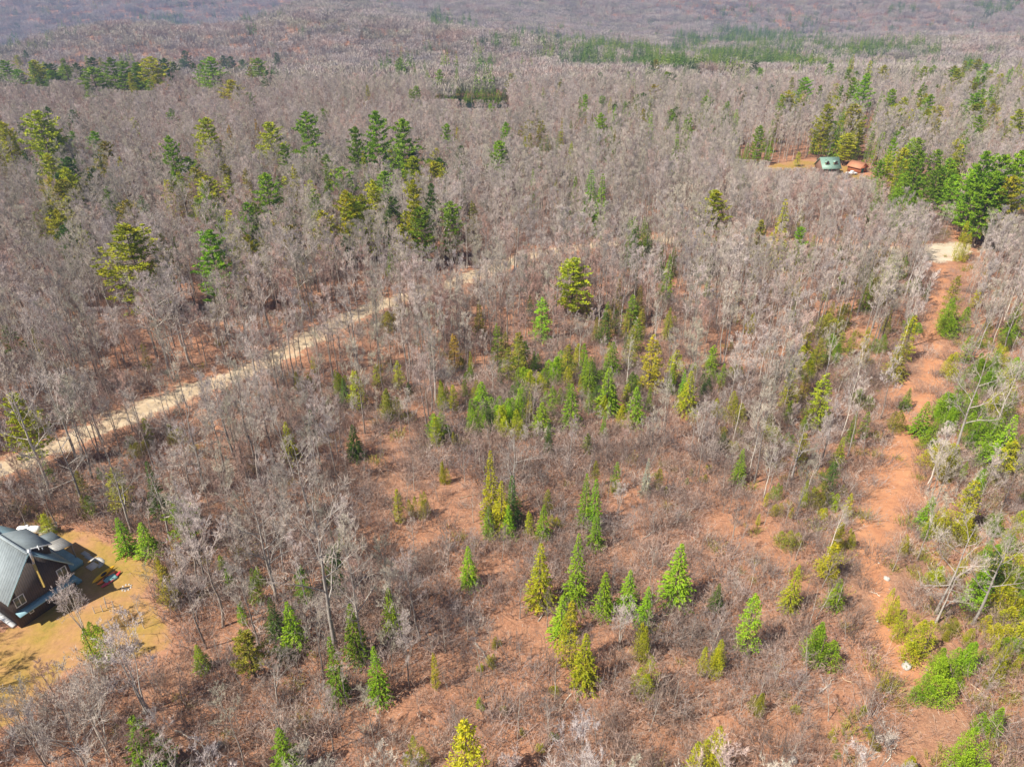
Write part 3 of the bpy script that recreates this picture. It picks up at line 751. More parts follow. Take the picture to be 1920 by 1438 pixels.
# ------------------------------------------------------------------ evergreens, each where the photograph shows it
# (x of the tip, row of the tip, row of the foot, crown width) in photograph pixels, kind, tone
TONE = {'y': ((.36, .375, .018), 'yellow-green'), 'g': ((.22, .37, .018), 'bright green'), 'd': ((.085, .15, .028), 'dark green'),
        'o': ((.26, .25, .030), 'olive'), 'r': ((.40, .27, .045), 'rusty yellow'), 'b': ((.14, .22, .09), 'blue-green'), 'w': ((.46, .48, .40), 'grey-white dying'),
        'm': ((.18, .285, .018), 'mid green')}
CON = """
pine m 5 113 160 30|pine m 30 130 168 28|pine y 62 113 166 34|pine m 118 122 155 36|pine d 172 108 158 26|pine m 170 126 192 50|pine m 205 108 172 34
pine m 228 115 176 36|pine m 252 118 178 28|pine y 280 107 180 42|pine d 307 110 166 24|pine d 342 112 136 16|pine d 362 118 146 14|pine g 393 107 172 38
pine m 375 120 166 24|pine d 417 104 136 16|pine d 432 106 140 18|pine d 455 112 142 18|pine m 482 109 152 32|pine d 502 132 168 20|pine y 432 150 192 36
hemlock d 352 172 197 20|pine d 86 120 160 22|pine d 142 118 158 20|pine m 95 132 168 30|hemlock o 467 124 156 16|pine d 325 116 150 16
pine y 67 208 306 58|pine g 100 246 302 28|pine y 1 228 300 34|pine y 18 250 296 24|hemlock d 34 228 262 26|hemlock d 42 280 312 20|spruce d 60 292 346 24
spruce d 81 288 304 14|hemlock d 153 293 320 16|pine d 170 314 362 32|hemlock y 222 293 332 18|hemlock y 117 335 374 24|pine g 315 255 334 30|pine y 385 221 296 42
hemlock r 427 233 276 18|pine m 350 294 334 36|hemlock y 310 335 400 34|pine y 384 330 388 44|hemlock y 371 384 414 28|hemlock o 458 314 360 24|pine g 496 325 414 44
pine y 502 229 290 46|spruce d 121 410 462 28|hemlock o 100 400 440 22|spruce d 145 410 434 14|hemlock b 263 366 410 34|hemlock d 6 394 418 18|pine g 390 431 590 62
pine y 232 421 600 104|hemlock y 438 440 520 20|hemlock r 478 222 262 12|hemlock o 75 335 378 22
pine g 572 209 300 42|pine m 531 270 318 30|hemlock y 549 308 356 22|hemlock d 519 329 370 28|spruce m 610 300 352 20|pine m 665 238 318 30|spruce y 680 282 326 20
pine g 703 208 320 44|pine m 754 223 332 46|pine g 720 321 376 46|pine y 698 338 404 34|pine y 677 365 420 32|pine y 646 357 452 36|pine y 773 337 450 36
pine m 787 388 466 40|pine d 808 344 414 24|pine m 845 378 446 38|hemlock o 886 376 412 26|hemlock y 828 305 340 22|spruce b 865 300 342 16|pine g 837 232 268 20
hemlock y 857 238 260 14|pine g 948 229 262 20|pine g 936 264 316 34|hemlock o 688 158 184 16|hemlock m 780 160 186 32|hemlock m 770 166 188 20
spruce m 730 457 486 18|hemlock o 488 444 476 20|spruce m 824 170 197 9|spruce m 832 172 196 8|spruce m 840 166 197 9|spruce g 849 163 197 10|spruce m 858 170 197 9|spruce d 867 162 196 10
spruce m 877 172 198 9|spruce m 886 168 198 9|spruce g 895 172 198 9|spruce m 905 166 199 9|spruce m 915 172 199 9|spruce m 925 166 199 9|spruce m 935 174 200 9|spruce d 946 172 200 9
spruce b 1000 198 216 13|pine g 1098 177 204 16|hemlock m 1088 181 203 12|spruce b 1088 206 226 13|pine m 1129 180 198 20|spruce y 1145 182 212 15|hemlock o 1165 176 188 9
pine g 1172 190 206 11|spruce b 1163 216 234 13|pine g 1127 212 250 22|hemlock o 1099 217 238 9|hemlock o 1111 212 231 9|spruce m 1071 224 246 13|spruce y 1054 220 280 13
hemlock y 1072 264 284 12|hemlock o 973 243 260 10|hemlock o 994 248 282 18|hemlock y 985 254 278 13|spruce m 1015 261 288 15|spruce b 1026 252 288 16|hemlock o 1192 197 212 13
hemlock o 1220 191 207 9|hemlock o 1207 202 234 20|spruce g 1222 209 248 19|pine g 1259 205 224 20|spruce y 1249 228 246 9|spruce m 1272 224 247 12|spruce m 1290 231 250 13
spruce g 1271 250 286 21|spruce m 1320 220 236 9|spruce g 1366 210 226 9|spruce g 1375 211 226 10|spruce g 1403 268 306 19|spruce g 1387 275 304 15|spruce g 1416 280 306 13|spruce g 1426 282 305 12
spruce m 1377 275 302 11|spruce g 1444 267 296 11|spruce g 1000 316 346 17|hemlock y 1043 332 355 13|spruce d 1069 330 346 11|hemlock g 1080 329 356 16|spruce g 1110 316 388 34|spruce g 1131 324 392 27
pine y 1343 357 428 46|pine m 1395 327 345 14|hemlock d 1280 389 413 11|hemlock o 1429 410 450 30|spruce g 1181 407 458 19|hemlock d 1194 423 468 28|spruce m 1209 405 470 17
hemlock d 1220 430 460 12|spruce g 1241 457 492 17|spruce y 1475 371 462 32|hemlock o 1506 392 422 20|pine g 1503 425 470 22|spruce g 1528 440 470 15|hemlock o 1430 412 448 22
pine m 1643 379 398 15|hemlock y 1675 477 542 33|spruce y 1499 519 548 15|spruce g 1492 560 594 14|spruce y 1553 528 550 10|hemlock o 1799 515 600 34|young g 1800 562 614 42
hemlock y 1839 539 568 22|young y 1828 412 444 20|spruce d 1745 526 552 11|hemlock y 1717 590 666 32|spruce o 1692 645 700 40|hemlock y 1506 645 678 26|spruce m 1916 567 618 32
pine g 1853 283 402 48|pine g 1888 290 410 52|pine g 1920 282 405 46|pine g 1834 312 384 42|pine g 1870 322 416 46|pine y 1903 330 420 42|pine m 1728 282 380 34|young g 1686 318 358 40
spruce m 1705 341 370 16|spruce m 1662 330 348 13|pine g 1795 328 370 32|pine g 1782 296 360 32|pine m 1763 309 362 24|hemlock y 1671 283 318 20|hemlock m 1694 296 330 18
pine y 1593 250 304 36|hemlock d 1611 261 306 15|hemlock y 1499 284 306 15|pine g 1678 258 304 18|pine g 1512 145 184 28|hemlock o 1487 143 172 16|pine y 1480 170 198 24
pine m 1540 160 188 12|hemlock o 1557 172 200 15|pine m 1580 160 190 13|pine m 1602 145 188 19|pine g 1627 138 200 28|spruce m 1655 170 206 13|pine g 1675 167 202 22|pine y 1697 182 206 19
pine g 1747 177 220 25|pine y 1760 198 225 30|hemlock o 1805 192 212 13|pine y 1845 185 216 19|hemlock y 1875 200 230 18|hemlock m 1912 182 210 16|hemlock o 1885 222 246 22|spruce m 1617 219 246 22
spruce m 1540 212 240 13|spruce g 1557 210 240 11|hemlock o 1665 208 236 15|young g 1738 330 372 44|young g 1716 352 384 30|hemlock m 1640 238 268 14|hemlock m 1530 250 280 14
hemlock y 494 443 478 20|hemlock y 663 694 757 38|spruce d 642 708 750 24|young o 730 732 778 38|spruce y 534 790 852 34|hemlock d 581 767 804 24|spruce d 660 796 846 36
hemlock r 850 625 684 32|young y 833 712 758 24|young o 735 575 612 42|hemlock d 765 716 738 16|young o 405 555 588 24
pine y 1076 484 600 62|hemlock g 1017 557 630 44|hemlock d 994 553 580 14|hemlock o 973 621 704 42|hemlock o 1066 645 702 34|spruce d 1242 456 494 18|spruce m 1257 476 552 28
spruce g 1331 513 538 12|young y 1262 584 604 18|hemlock o 1190 607 680 30|hemlock y 1227 627 724 48|hemlock y 1271 656 698 32|spruce y 1297 694 762 38|spruce m 1151 640 694 34
spruce m 1108 668 734 34|spruce g 1143 688 764 44|hemlock d 1187 697 740 34|spruce g 1073 718 788 38|spruce g 1195 724 784 40|young y 1169 756 784 30|spruce g 1152 717 764 26
spruce m 1106 730 760 18|young y 1128 735 766 26|spruce g 903 715 754 40|young g 976 718 754 32|young g 895 765 794 28|young y 935 763 800 38|young y 979 768 806 32
spruce g 1017 753 800 42|spruce d 1030 785 838 18|spruce g 1134 774 808 14|hemlock m 1103 812 838 20|hemlock m 1029 812 838 18|spruce d 1359 809 828 20
young y 1417 586 614 20|hemlock y 1552 699 792 50|hemlock y 1489 689 764 32|hemlock o 1514 701 744 24|young y 1389 736 786 34|hemlock y 1511 811 856 28|spruce y 1583 818 862 24
spruce g 1395 840 894 26|spruce m 1608 771 820 18|hemlock m 1630 771 810 22|hemlock d 1567 865 915 32|young y 1520 902 930 20|hemlock y 1598 924 960 18|young o 1552 908 940 36
young g 1464 902 924 16|young y 1796 660 694 34|spruce g 1742 752 803 38|young g 1799 733 774 56|spruce g 1760 783 826 30|young y 1774 818 856 46|young g 1827 730 774 40
young g 1783 758 796 34|spruce m 1708 727 756 20|young o 1683 761 794 30|hemlock y 1902 708 750 32|spruce g 1877 783 846 44|spruce g 1908 776 866 46|hemlock y 1905 824 880 48
spruce m 1852 833 860 26|spruce g 1752 930 972 32|hemlock y 1833 899 988 50|young y 1767 952 990 34|young o 1786 855 884 34|hemlock o 1581 980 1012 18|young o 1492 990 1014 34
spruce y 919 842 962 38|spruce d 960 890 966 34|spruce m 916 948 993 28|spruce g 953 946 993 30|spruce g 1020 946 994 30|hemlock o 1028 917 950 22|hemlock y 992 958 990 20|spruce y 940 900 985 40
spruce g 1101 886 970 30|spruce g 1119 896 975 30|hemlock o 1118 863 900 20|spruce m 1120 961 1014 32|hemlock m 1158 865 910 22|spruce w 1217 858 916 20|hemlock o 1238 878 908 22
spruce g 877 1023 1084 36|spruce y 1015 1017 1120 52|spruce g 1086 998 1122 44|spruce g 1055 1115 1182 42|hemlock y 1073 1125 1238 48|spruce y 1100 1186 1272 52|spruce g 1137 1071 1140 40
spruce g 1183 1068 1135 42|spruce g 1217 1098 1158 32|spruce g 1280 1018 1114 58|young y 1202 1166 1224 38|hemlock y 812 1222 1278 20|young y 831 866 896 18|young y 1226 1241 1290 44
hemlock y 743 915 969 24|young y 764 935 954 14|young y 787 920 956 22|spruce g 727 1100 1174 36|spruce d 504 1119 1182 36|spruce g 536 1126 1200 46|spruce m 616 1192 1298 42|spruce m 655 1130 1222 50
spruce g 699 1210 1298 42|spruce m 521 1364 1442 58|young y 768 1388 1430 34|pine o 457 1186 1254 52|spruce m 367 1208 1240 32|spruce r 317 1003 1054 18|hemlock m 560 1059 1118 36|hemlock d 620 1023 1094 50
spruce g 218 970 1022 40|spruce g 262 979 1026 42|young y 293 1038 1060 18|young g 145 1160 1230 48|spruce m 245 1342 1440 80|hemlock y 870 1350 1480 84|young y 1340 1365 1440 52
spruce y 1500 1058 1128 34|hemlock y 1568 1018 1070 46|hemlock y 1581 978 1020 26|spruce g 1578 1084 1124 32|hemlock g 1420 1110 1208 48|young g 1553 1180 1238 56|young y 1686 1094 1150 30
young y 1700 1148 1184 28|young y 1755 1166 1216 58|young g 1784 1220 1256 42|young g 1820 1192 1236 42|young g 1797 1243 1296 54|young g 1735 1270 1300 34|young g 1882 1328 1370 38
young g 1845 1365 1440 56|young y 1725 1416 1446 34|hemlock g 1850 1068 1128 50|hemlock d 1875 1033 1096 50|young y 1815 955 1000 40|young y 1345 1198 1248 34|spruce d 1350 1093 1128 26
pine y 20 738 872 62|hemlock d 10 608 666 44|hemlock o 60 608 666 24|spruce d 273 863 956 38|hemlock o 208 878 944 54|hemlock y 78 963 990 26|pine m 330 938 1012 52|hemlock o 300 1060 1120 44
young y 40 758 800 30|hemlock o 265 640 690 20|young y 1600 985 1010 18|young y 1662 1262 1280 14|young y 1700 1000 1026 20|young y 1905 1210 1250 30|young o 1430 1290 1320 26
"""
ZONES = [  # x0, y0, x1, y1 of the foot in the photograph, phrase
    (0, 0, 545, 206, 'along the ridge crest at upper left'), (545, 0, 815, 206, 'on the slope left of the pond'), (815, 0, 965, 206, 'on the far shore of the pond'),
    (965, 0, 1130, 300, 'in the grey woods right of the pond'), (1130, 0, 1360, 310, 'in the far woods between pond and cabin'), (1360, 240, 1470, 320, 'left of the green-roofed cabin'),
    (1470, 240, 1700, 345, 'around the green-roofed cabin'), (1360, 0, 1560, 240, 'on the rise behind the cabin, left part'), (545, 0, 815, 130, 'on the far slope above the pond'), (1560, 0, 1700, 240, 'on the rise behind the cabin, middle'),
    (1700, 0, 1925, 260, 'on the rise behind the cabin, right part'), (1700, 260, 1930, 425, 'above the gravel clearing at right'), (0, 206, 200, 400, 'in the far left woods'),
    (200, 206, 470, 345, 'in the row above the big lone pine'), (470, 206, 640, 345, 'in the upper left woods'), (640, 206, 960, 345, 'in the upper middle woods below the pond'),
    (0, 345, 300, 480, 'just above the big lone pine'), (300, 345, 560, 480, 'right of the big lone pine, farther off'), (560, 345, 960, 520, 'in the upper middle evergreen cluster'),
    (0, 480, 520, 730, 'in the woods beyond the gravel road'), (960, 300, 1170, 420, 'around the twin spruces in the middle distance'), (1170, 310, 1560, 480, 'in the woods in front of the cabin'),
    (1130, 410, 1360, 640, 'in the middle woods beyond the green thicket'), (960, 410, 1130, 640, 'beside the bright pine in the middle'), (1360, 480, 1700, 690, 'in the birch woods left of the dirt trail'),
    (1700, 425, 1930, 720, 'right of the upper dirt trail'), (560, 600, 900, 720, 'under the tall trunks by the gravel road'), (520, 720, 800, 860, 'among tall trunks below the gravel road'),
    (800, 640, 1050, 850, 'at the left of the green thicket'), (1050, 640, 1165, 850, 'in the middle of the green thicket'), (1165, 640, 1330, 850, 'at the right of the green thicket'),
    (1330, 690, 1500, 935, 'in the woods midway to the dirt trail'), (1500, 690, 1700, 870, 'beside the bend of the dirt trail'), (1500, 870, 1660, 1020, 'left of the wide dirt trail'),
    (1700, 720, 1810, 900, 'in the pale green thicket right of trail'), (1810, 690, 1940, 900, 'in the right edge thicket'), (1700, 900, 1940, 1030, 'right of the wide dirt trail'),
    (1080, 850, 1330, 1020, 'in the far middle of the clearing'), (880, 850, 1080, 1020, 'around the white bare tree in the clearing'), (680, 850, 880, 1000, 'in the upper left of the clearing'),
    (830, 1020, 1060, 1150, 'in the central clearing'), (1060, 1020, 1170, 1300, 'in the central spruce cluster'), (980, 1150, 1060, 1300, 'in the central spruce cluster'), (1170, 1020, 1330, 1300, 'right of the central spruce cluster'),
    (590, 1080, 830, 1310, 'right of the forked white tree'), (400, 1020, 590, 1300, 'among the leaning trunks right of the house'), (140, 1000, 400, 1270, 'around the lawn by the grey house'),
    (0, 720, 360, 1020, 'between gravel road and grey house'), (1330, 1020, 1480, 1330, 'in the brush right of the central clearing'), (1480, 1020, 1640, 1260, 'left of the narrow end of the trail'),
    (1640, 1020, 1760, 1320, 'at the lower end of the dirt trail'), (1760, 1020, 1940, 1320, 'in the lower right thicket'), (1650, 1320, 1940, 1460, 'in the lower right corner'),
    (0, 1270, 640, 1460, 'at the bottom left of the photo'), (640, 1270, 1650, 1500, 'at the bottom middle of the photo')]
def zone(px, py):
    for x0, y0, x1, y1, s_ in ZONES:
        if x0 - 6 <= px < x1 and y0 <= py < y1: return s_
    for x0, y0, x1, y1, s_ in ((520, 480, 960, 600, 'above the bend of the gravel road'), (360, 850, 700, 1020, 'between the house and the clearing'), (1330, 900, 1500, 1060, 'in the brush right of the clearing'),
                               (480, 700, 560, 900, 'below the middle of the gravel road'), (1480, 1260, 1700, 1460, 'left of the lower right corner'), (960, 480, 1400, 660, 'in the woods above the green thicket')):
        if x0 <= px < x1 and y0 <= py < y1: return s_
    return 'in the %s woods' % ('left' if px < 640 else 'middle' if px < 1280 else 'right')
KINDS = {'pine': ('white_pine', 'pine tree'), 'spruce': ('spruce_tree', 'spruce tree'), 'hemlock': ('hemlock_tree', 'hemlock tree'), 'young': ('young_conifer', 'young evergreen')}
LOOK = {'pine': 'tiered pine', 'spruce': 'pointed spruce', 'hemlock': 'full hemlock', 'young': 'bushy evergreen'}
ORD = ['', 'first', 'second', 'third', 'fourth', 'fifth', 'sixth', 'seventh', 'eighth', 'ninth', 'tenth', 'eleventh', 'twelfth', 'thirteenth', 'fourteenth']
conifers = []
gC = np.random.RandomState(77)
for rec in CON.replace('\n', '|').split('|'):
    if not rec.strip(): continue
    k, tn, xt, yt, yb, wd = rec.split(); xt, yt, yb, wd = map(float, (xt, yt, yb, wd))
    if 815 < xt < 960 and yb < 205: yt -= 5; yb -= 7; wd *= 2.1
    hid = float(np.interp(yb, [150, 200, 330, 440, 560], [15, 13, 11, 8, 1.5]))
    if (1360 < xt < 1640 and 240 < yb < 335): hid = 1.5
    if 815 < xt < 960 and yb < 205: hid = 0.3
    if xt < 545 and yb < 206: hid = 8
    if (xt, yt) in ((232, 421), (390, 431), (1076, 484)): hid = 0
    b, h = from_top(xt, yt, yb, hid)
    d = b.y * CT + (CAMZ - b.z) * ST
    wm = wd / F * d * (1.16 if hid < 2 else 1.4)
    px, py, _ = proj(b.x, b.y, b.z)
    conifers.append(dict(xt=xt, yt=yt, yb=yb, wpx=wd, k=k, tn=tn, b=b, h=h, w=wm, px=px, py=py, z=zone(xt, yb)))
# evergreens that crowd together: young growth under the trees and mixed belts farther off
FILL = """
870 690 1330 805 80 young,young,hemlock,spruce g,y,g,m,d 3.5 8 0|900 620 1330 720 20 hemlock,spruce d,m,o 6 11 1|560 700 900 840 22 hemlock,young o,m,y 2.5 7 0
1700 620 1930 900 90 young,young,hemlock y,g,g,m 3 7.5 0|1700 880 1930 1240 46 young,young,spruce y,g,m 2.5 7 0|1740 1100 1925 1430 22 young y,g,o 1.5 4 0
1340 660 1690 900 40 young,hemlock y,o,m 2.5 7 0|1340 480 1720 680 44 hemlock,young,spruce o,y,m 5 11 2|1150 195 1480 300 70 hemlock,spruce m,o,g,d 10 16 5
1460 140 1920 260 70 pine,hemlock,spruce g,m,y,o 12 21 8|1640 250 1920 400 22 hemlock,pine g,m,y 9 17 4|0 205 330 480 56 hemlock,pine d,m,o,y 9 18 6
330 215 620 480 44 hemlock,pine o,m,y 9 17 6|620 330 920 470 28 hemlock,pine y,m,d 9 17 5|920 200 1150 300 30 hemlock,spruce o,m,g 10 17 6|0 112 520 178 26 pine,hemlock m,d,y 14 23 8
1160 400 1240 480 9 hemlock d,m 7 13 2|960 500 1340 620 24 hemlock,spruce o,m,d 5 10 2|60 820 330 1000 12 hemlock,young o,m 3 8 0|330 900 640 1230 14 hemlock,young o,m,g 2 6 0
700 880 1330 1010 10 young y,o 1 2.6 0|900 1150 1640 1420 16 young y,o,g 1 2.4 0|960 100 1450 200 46 hemlock,pine,spruce g,m,o,d 13 18 9|1450 90 1920 150 34 hemlock,pine g,m,o 13 18 9|540 60 900 165 26 hemlock,spruce d,m,g 12 17 8
1560 150 1930 330 40 pine,hemlock,spruce y,m,g,o 12 18 7|1360 900 1640 1100 14 young,hemlock y,o 1.5 4 0
"""
gF = np.random.RandomState(5)
for rec in FILL.replace('\n', '|').split('|'):
    if not rec.strip(): continue
    x0, y0, x1, y1, n_, ks, ts, h0, h1, hd = rec.split(); x0, y0, x1, y1, h0, h1, hd = map(float, (x0, y0, x1, y1, h0, h1, hd)); n_ = int(n_)
    ks = ks.split(','); ts = ts.split(','); seeds_ = [(gF.uniform(x0, x1), gF.uniform(y0, y1)) for _ in range(max(2, n_ // 5))]
    for _ in range(n_):
        sx_, sy_ = seeds_[gF.randint(len(seeds_))]
        px_ = float(np.clip(sx_ + gF.normal() * (x1 - x0) * .09, x0, x1)); py_ = float(np.clip(sy_ + gF.normal() * (y1 - y0) * .16, y0, y1))
        b = P(px_, py_, hd * 1.3)
        k = ks[gF.randint(len(ks))]; k = 'pine' if (k == 'hemlock' and hd >= 4 and gF.rand() < .45) else k; h = gF.uniform(h0, h1) * (1.2 if hd > 3 else 1.0) * (.8 if k == 'young' else 1)
        if min(np.hypot(c['b'].x - b.x, c['b'].y - b.y) for c in conifers) < 1.6: continue
        dm_ = min(np.min(np.hypot(T_[:, 0] - b.x, T_[:, 1] - b.y)) for T_ in (TRAIL, ROAD, DRIVE))
        if dm_ < 5.2 or any(signed(pl_, b.x, b.y) > -1 for pl_ in (LAWN, LAWN2, PAD)): continue
        if 1400 < px_ < 1670 and 285 < py_ < 345: continue
        if 862 < px_ < 962 and 165 < py_ < 215: continue
        d = b.y * CT + (CAMZ - b.z) * ST; w_ = h * {'young': gF.uniform(.6, .95), 'hemlock': gF.uniform(.36, .55), 'spruce': gF.uniform(.3, .42), 'pine': gF.uniform(.38, .55)}[k]
        pxt, pyt, _ = proj(b.x, b.y, b.z + h)
        conifers.append(dict(xt=pxt, yt=pyt, yb=py_, wpx=w_ * F / d, k=k, tn=ts[gF.randint(len(ts))], b=b, h=h, w=w_, px=px_, py=proj(b.x, b.y, b.z)[1], z=zone(px_, py_), fill=1))
for k_ in KINDS:      # keep the ones that show largest of every kind
    L_ = sorted([c for c in conifers if c['k'] == k_], key=lambda c: -(c['yb'] - c['yt']) - (1e4 if not c.get('fill') else 0))
    drop = set(id(c) for c in L_[290:]); conifers = [c for c in conifers if id(c) not in drop]
print({k_: sum(c['k'] == k_ for c in conifers) for k_ in KINDS})
con_xy = np.array([(c['b'].x, c['b'].y, c['w']) for c in conifers])
groups = {}
for c in conifers: groups.setdefault((c['z'], c['k'], c['tn']), []).append(c)
for (zn, k, tn), L in groups.items():
    L.sort(key=lambda c: c['px'])
    hs = [c['h'] for c in L]
    for i, c in enumerate(L):
        lab = '%s %s %s' % (TONE[tn][1], LOOK[k], zn)
        if len(L) == 2: lab = ('left ' if i == 0 else 'right ') + lab
        elif len(L) > 9: lab = '%s among many %s' % (TONE[tn][1] + ' ' + LOOK[k], zn)
        elif len(L) > 2: lab = '%s %s from left %s' % (ORD[i + 1], TONE[tn][1] + ' ' + LOOK[k], zn)
        c['lab'] = lab
def cone_tree(c, i):
    k = c['k']; tm, cm = LIB[k, i % (6 if k == 'pine' else 5)]
    nm, cat = KINDS[k]
    e = empty(nm, c['b'], gC.uniform(0, 6.28))
    tag(e, c['lab'], cat, 'evergreens ' + c['z'])
    sx = c['w'] / NATW[k]; sz = c['h'] / 10
    base = np.array(TONE[c['tn']][0]) * gC.uniform(.82, 1.18) * (1 + gC.normal(size=3) * .05)
    for n_, me in (('trunk', tm), ('crown', cm)):
        o = link(n_, me, e); o.scale = (sx, sx, sz); o.color = (*np.clip(base, 0, 1), 1)
for i, c in enumerate(conifers): cone_tree(c, i)
print('conifers', len(conifers), 'h', min(c['h'] for c in conifers), max(c['h'] for c in conifers))

# ------------------------------------------------------------------ bare trees that stand out
# (kind, x tip, y tip, y foot, label); height from the rows
NOTE = [
 ('clump', 118, 1088, 1190, 'white birch clump with purplish twigs in front of the grey house gable', 'birch clump'),
 ('clump', 205, 1160, 1335, 'white birch clump with many bare stems below the lawn', 'birch clump'),
 ('clump', 130, 1250, 1420, 'thin white birch clump at the bottom left corner', 'birch clump'),
 ('clump', 15, 1290, 1430, 'bare pale clump cut by the lower left frame edge', 'birch clump'),
 ('wide', 575, 915, 1215, 'large silvery bare tree with wide crown left of the clearing', 'bare tree'),
 ('wide', 655, 1040, 1242, 'forked white-barked bare tree with long side branch at the clearing edge', 'bare tree'),
 ('wide', 470, 915, 1130, 'tall leaning grey tree with bent top right of the lawn', 'bare tree'),
 ('wide', 960, 815, 945, 'white bare tree rising behind the spruce group in the clearing', 'bare tree'),
 ('clump', 1170, 1128, 1215, 'silvery many-stemmed bare bush beside the central spruces', 'bare bush'),
 ('birch', 1582, 945, 1050, 'leaning white birch left of the wide dirt trail', 'birch tree'),
 ('birch', 1572, 598, 730, 'bright white birch with spreading top in the right woods', 'birch tree'),
 ('birch', 1628, 630, 742, 'slender white birch right of the bright white one', 'birch tree'),
 ('wide', 1862, 655, 862, 'big pale tree leaning right over the right edge thicket', 'bare tree'),
 ('wide', 1918, 660, 832, 'pale double trunk at the right frame edge', 'bare tree'),
 ('wide', 1792, 1078, 1168, 'small silvery bare tree beside the lower trail thicket', 'bare tree'),
 ('wide', 1828, 975, 1150, 'tall leaning silvery tree right of the lower trail', 'bare tree'),
 ('wide', 1905, 990, 1170, 'broad silvery crown at the right edge above the lower thicket', 'bare tree'),
 ('sapling', 1697, 1005, 1072, 'thin white double stem at the right rim of the trail', 'sapling'),
 ('birch', 28, 305, 402, 'white birch by the upper left frame edge', 'birch tree'),
 ('aspen', 156, 328, 404, 'thin white stem in the far left woods', 'bare tree'),
 ('wide', 178, 485, 600, 'rounded silver-grey crown left of the big lone pine', 'bare tree'),
 ('wide', 725, 375, 475, 'pale grey spreading tree in front of the evergreen cluster', 'bare tree'),
 ('wide', 765, 372, 478, 'second pale grey tree in front of the evergreen cluster, right one', 'bare tree'),
 ('aspen', 1000, 440, 545, 'white bundled trunk beside the end of the gravel road', 'bare tree'),
 ('wide', 935, 405, 470, 'white forked crown in the middle woods above the road', 'bare tree'),
 ('birch', 1090, 590, 690, 'white bare tree behind the green thicket', 'bare tree'),
 ('birch', 1185, 625, 735, 'white small birch in front of the dark gap of the thicket', 'birch tree'),
 ('aspen', 1258, 695, 812, 'grey bare tree with fan crown right of the green thicket', 'bare tree'),
 ('aspen', 1385, 640, 770, 'silver leaning tree in the right middle woods', 'bare tree'),
 ('wide', 1140, 290, 345, 'white candelabra tree in the far middle woods', 'bare tree'),
 ('wide', 1655, 395, 470, 'pale spreading tree in the woods left of the gravel clearing', 'bare tree'),
 ('aspen', 1690, 405, 500, 'silver tree left of the gravel clearing', 'bare tree'),
 ('birch', 1735, 480, 580, 'white leaning stem crossing the upper trail', 'birch tree'),
 ('maple', 190, 745, 850, 'dark trunked bare tree standing on the near road edge', 'bare tree'),
 ('wide', 0, 700, 935, 'thick grey trunk leaning over the road at the left edge', 'bare tree'),
 ('wide', 400, 690, 860, 'tall pale tree with broad crown on the near side of the road', 'bare tree'),
 ('wide', 655, 545, 690, 'thick dark twin trunk where the road bends behind trees', 'bare tree'),
 ('maple', 350, 940, 1175, 'crooked grey tree at the right rim of the lawn', 'bare tree'),
 ('maple', 330, 1030, 1215, 'bushy grey tree leaning left at the lawn corner', 'bare tree'),
 ('maple', 445, 1045, 1225, 'straight dark trunk among leaning trees right of the lawn', 'bare tree'),
 ('clump', 1165, 900, 960, 'grey shrubby clump behind the paired spruces in the clearing', 'bare bush'),
 ('wide', 1510, 790, 900, 'pale crooked tree in the woods left of the trail bend', 'bare tree'),
 ('birch', 1610, 700, 820, 'slim white stem near the side trail', 'birch tree'),
 ('aspen', 1000, 690, 800, 'grey bare tree in front of the left thicket', 'bare tree'),
 ('birch', 1830, 890, 960, 'pale leaning stem by the right rim of the wide trail', 'birch tree'),
 ('birch', 248, 1115, 1178, 'slender dead white stem leaning over the lawn', 'bare tree'),
 ('clump', 1395, 620, 720, 'silvery brush crown in the right middle woods', 'bare bush'),
]
BNAME = {'birch': 'birch_tree', 'clump': 'birch_clump', 'sapling': 'sapling', 'aspen': 'aspen_tree', 'wide': 'bare_tree', 'maple': 'bare_tree', 'red': 'bare_tree'}
NATH = {'maple': 18, 'wide': 18, 'aspen': 19, 'birch': 16, 'clump': 11, 'sapling': 7, 'red': 14}
def bare_copy(kind, i, b, h, label, cat, group, rz=None, wf=1.0, lean=(0, 0)):
    tm, cm, _ = BARE[kind][i % len(BARE[kind])]
    e = empty(BNAME[kind], b, R0.uniform(0, 6.28) if rz is None else rz)
    e.rotation_euler = (lean[0], lean[1], e.rotation_euler.z)
    tag(e, label, cat, group)
    s_ = h / NATH[kind]
    for n_, me in (('trunk', tm), ('crown', cm)):
        o = link(n_, me, e); o.scale = (s_ * wf, s_ * wf, s_)
    return e
noted = []
for i, (k, xt, yt, yb, lab, cat) in enumerate(NOTE):
    b, h = from_top(xt, yt, yb)
    h = min(h, 27)
    bare_copy(k, i, b, h, lab, cat, 'standout bare trees', wf=max(.8, min(1.3, 15.0 / h)) if k in ('wide',) else 1.0)
    noted.append((b.x, b.y))
noted = np.array(noted)

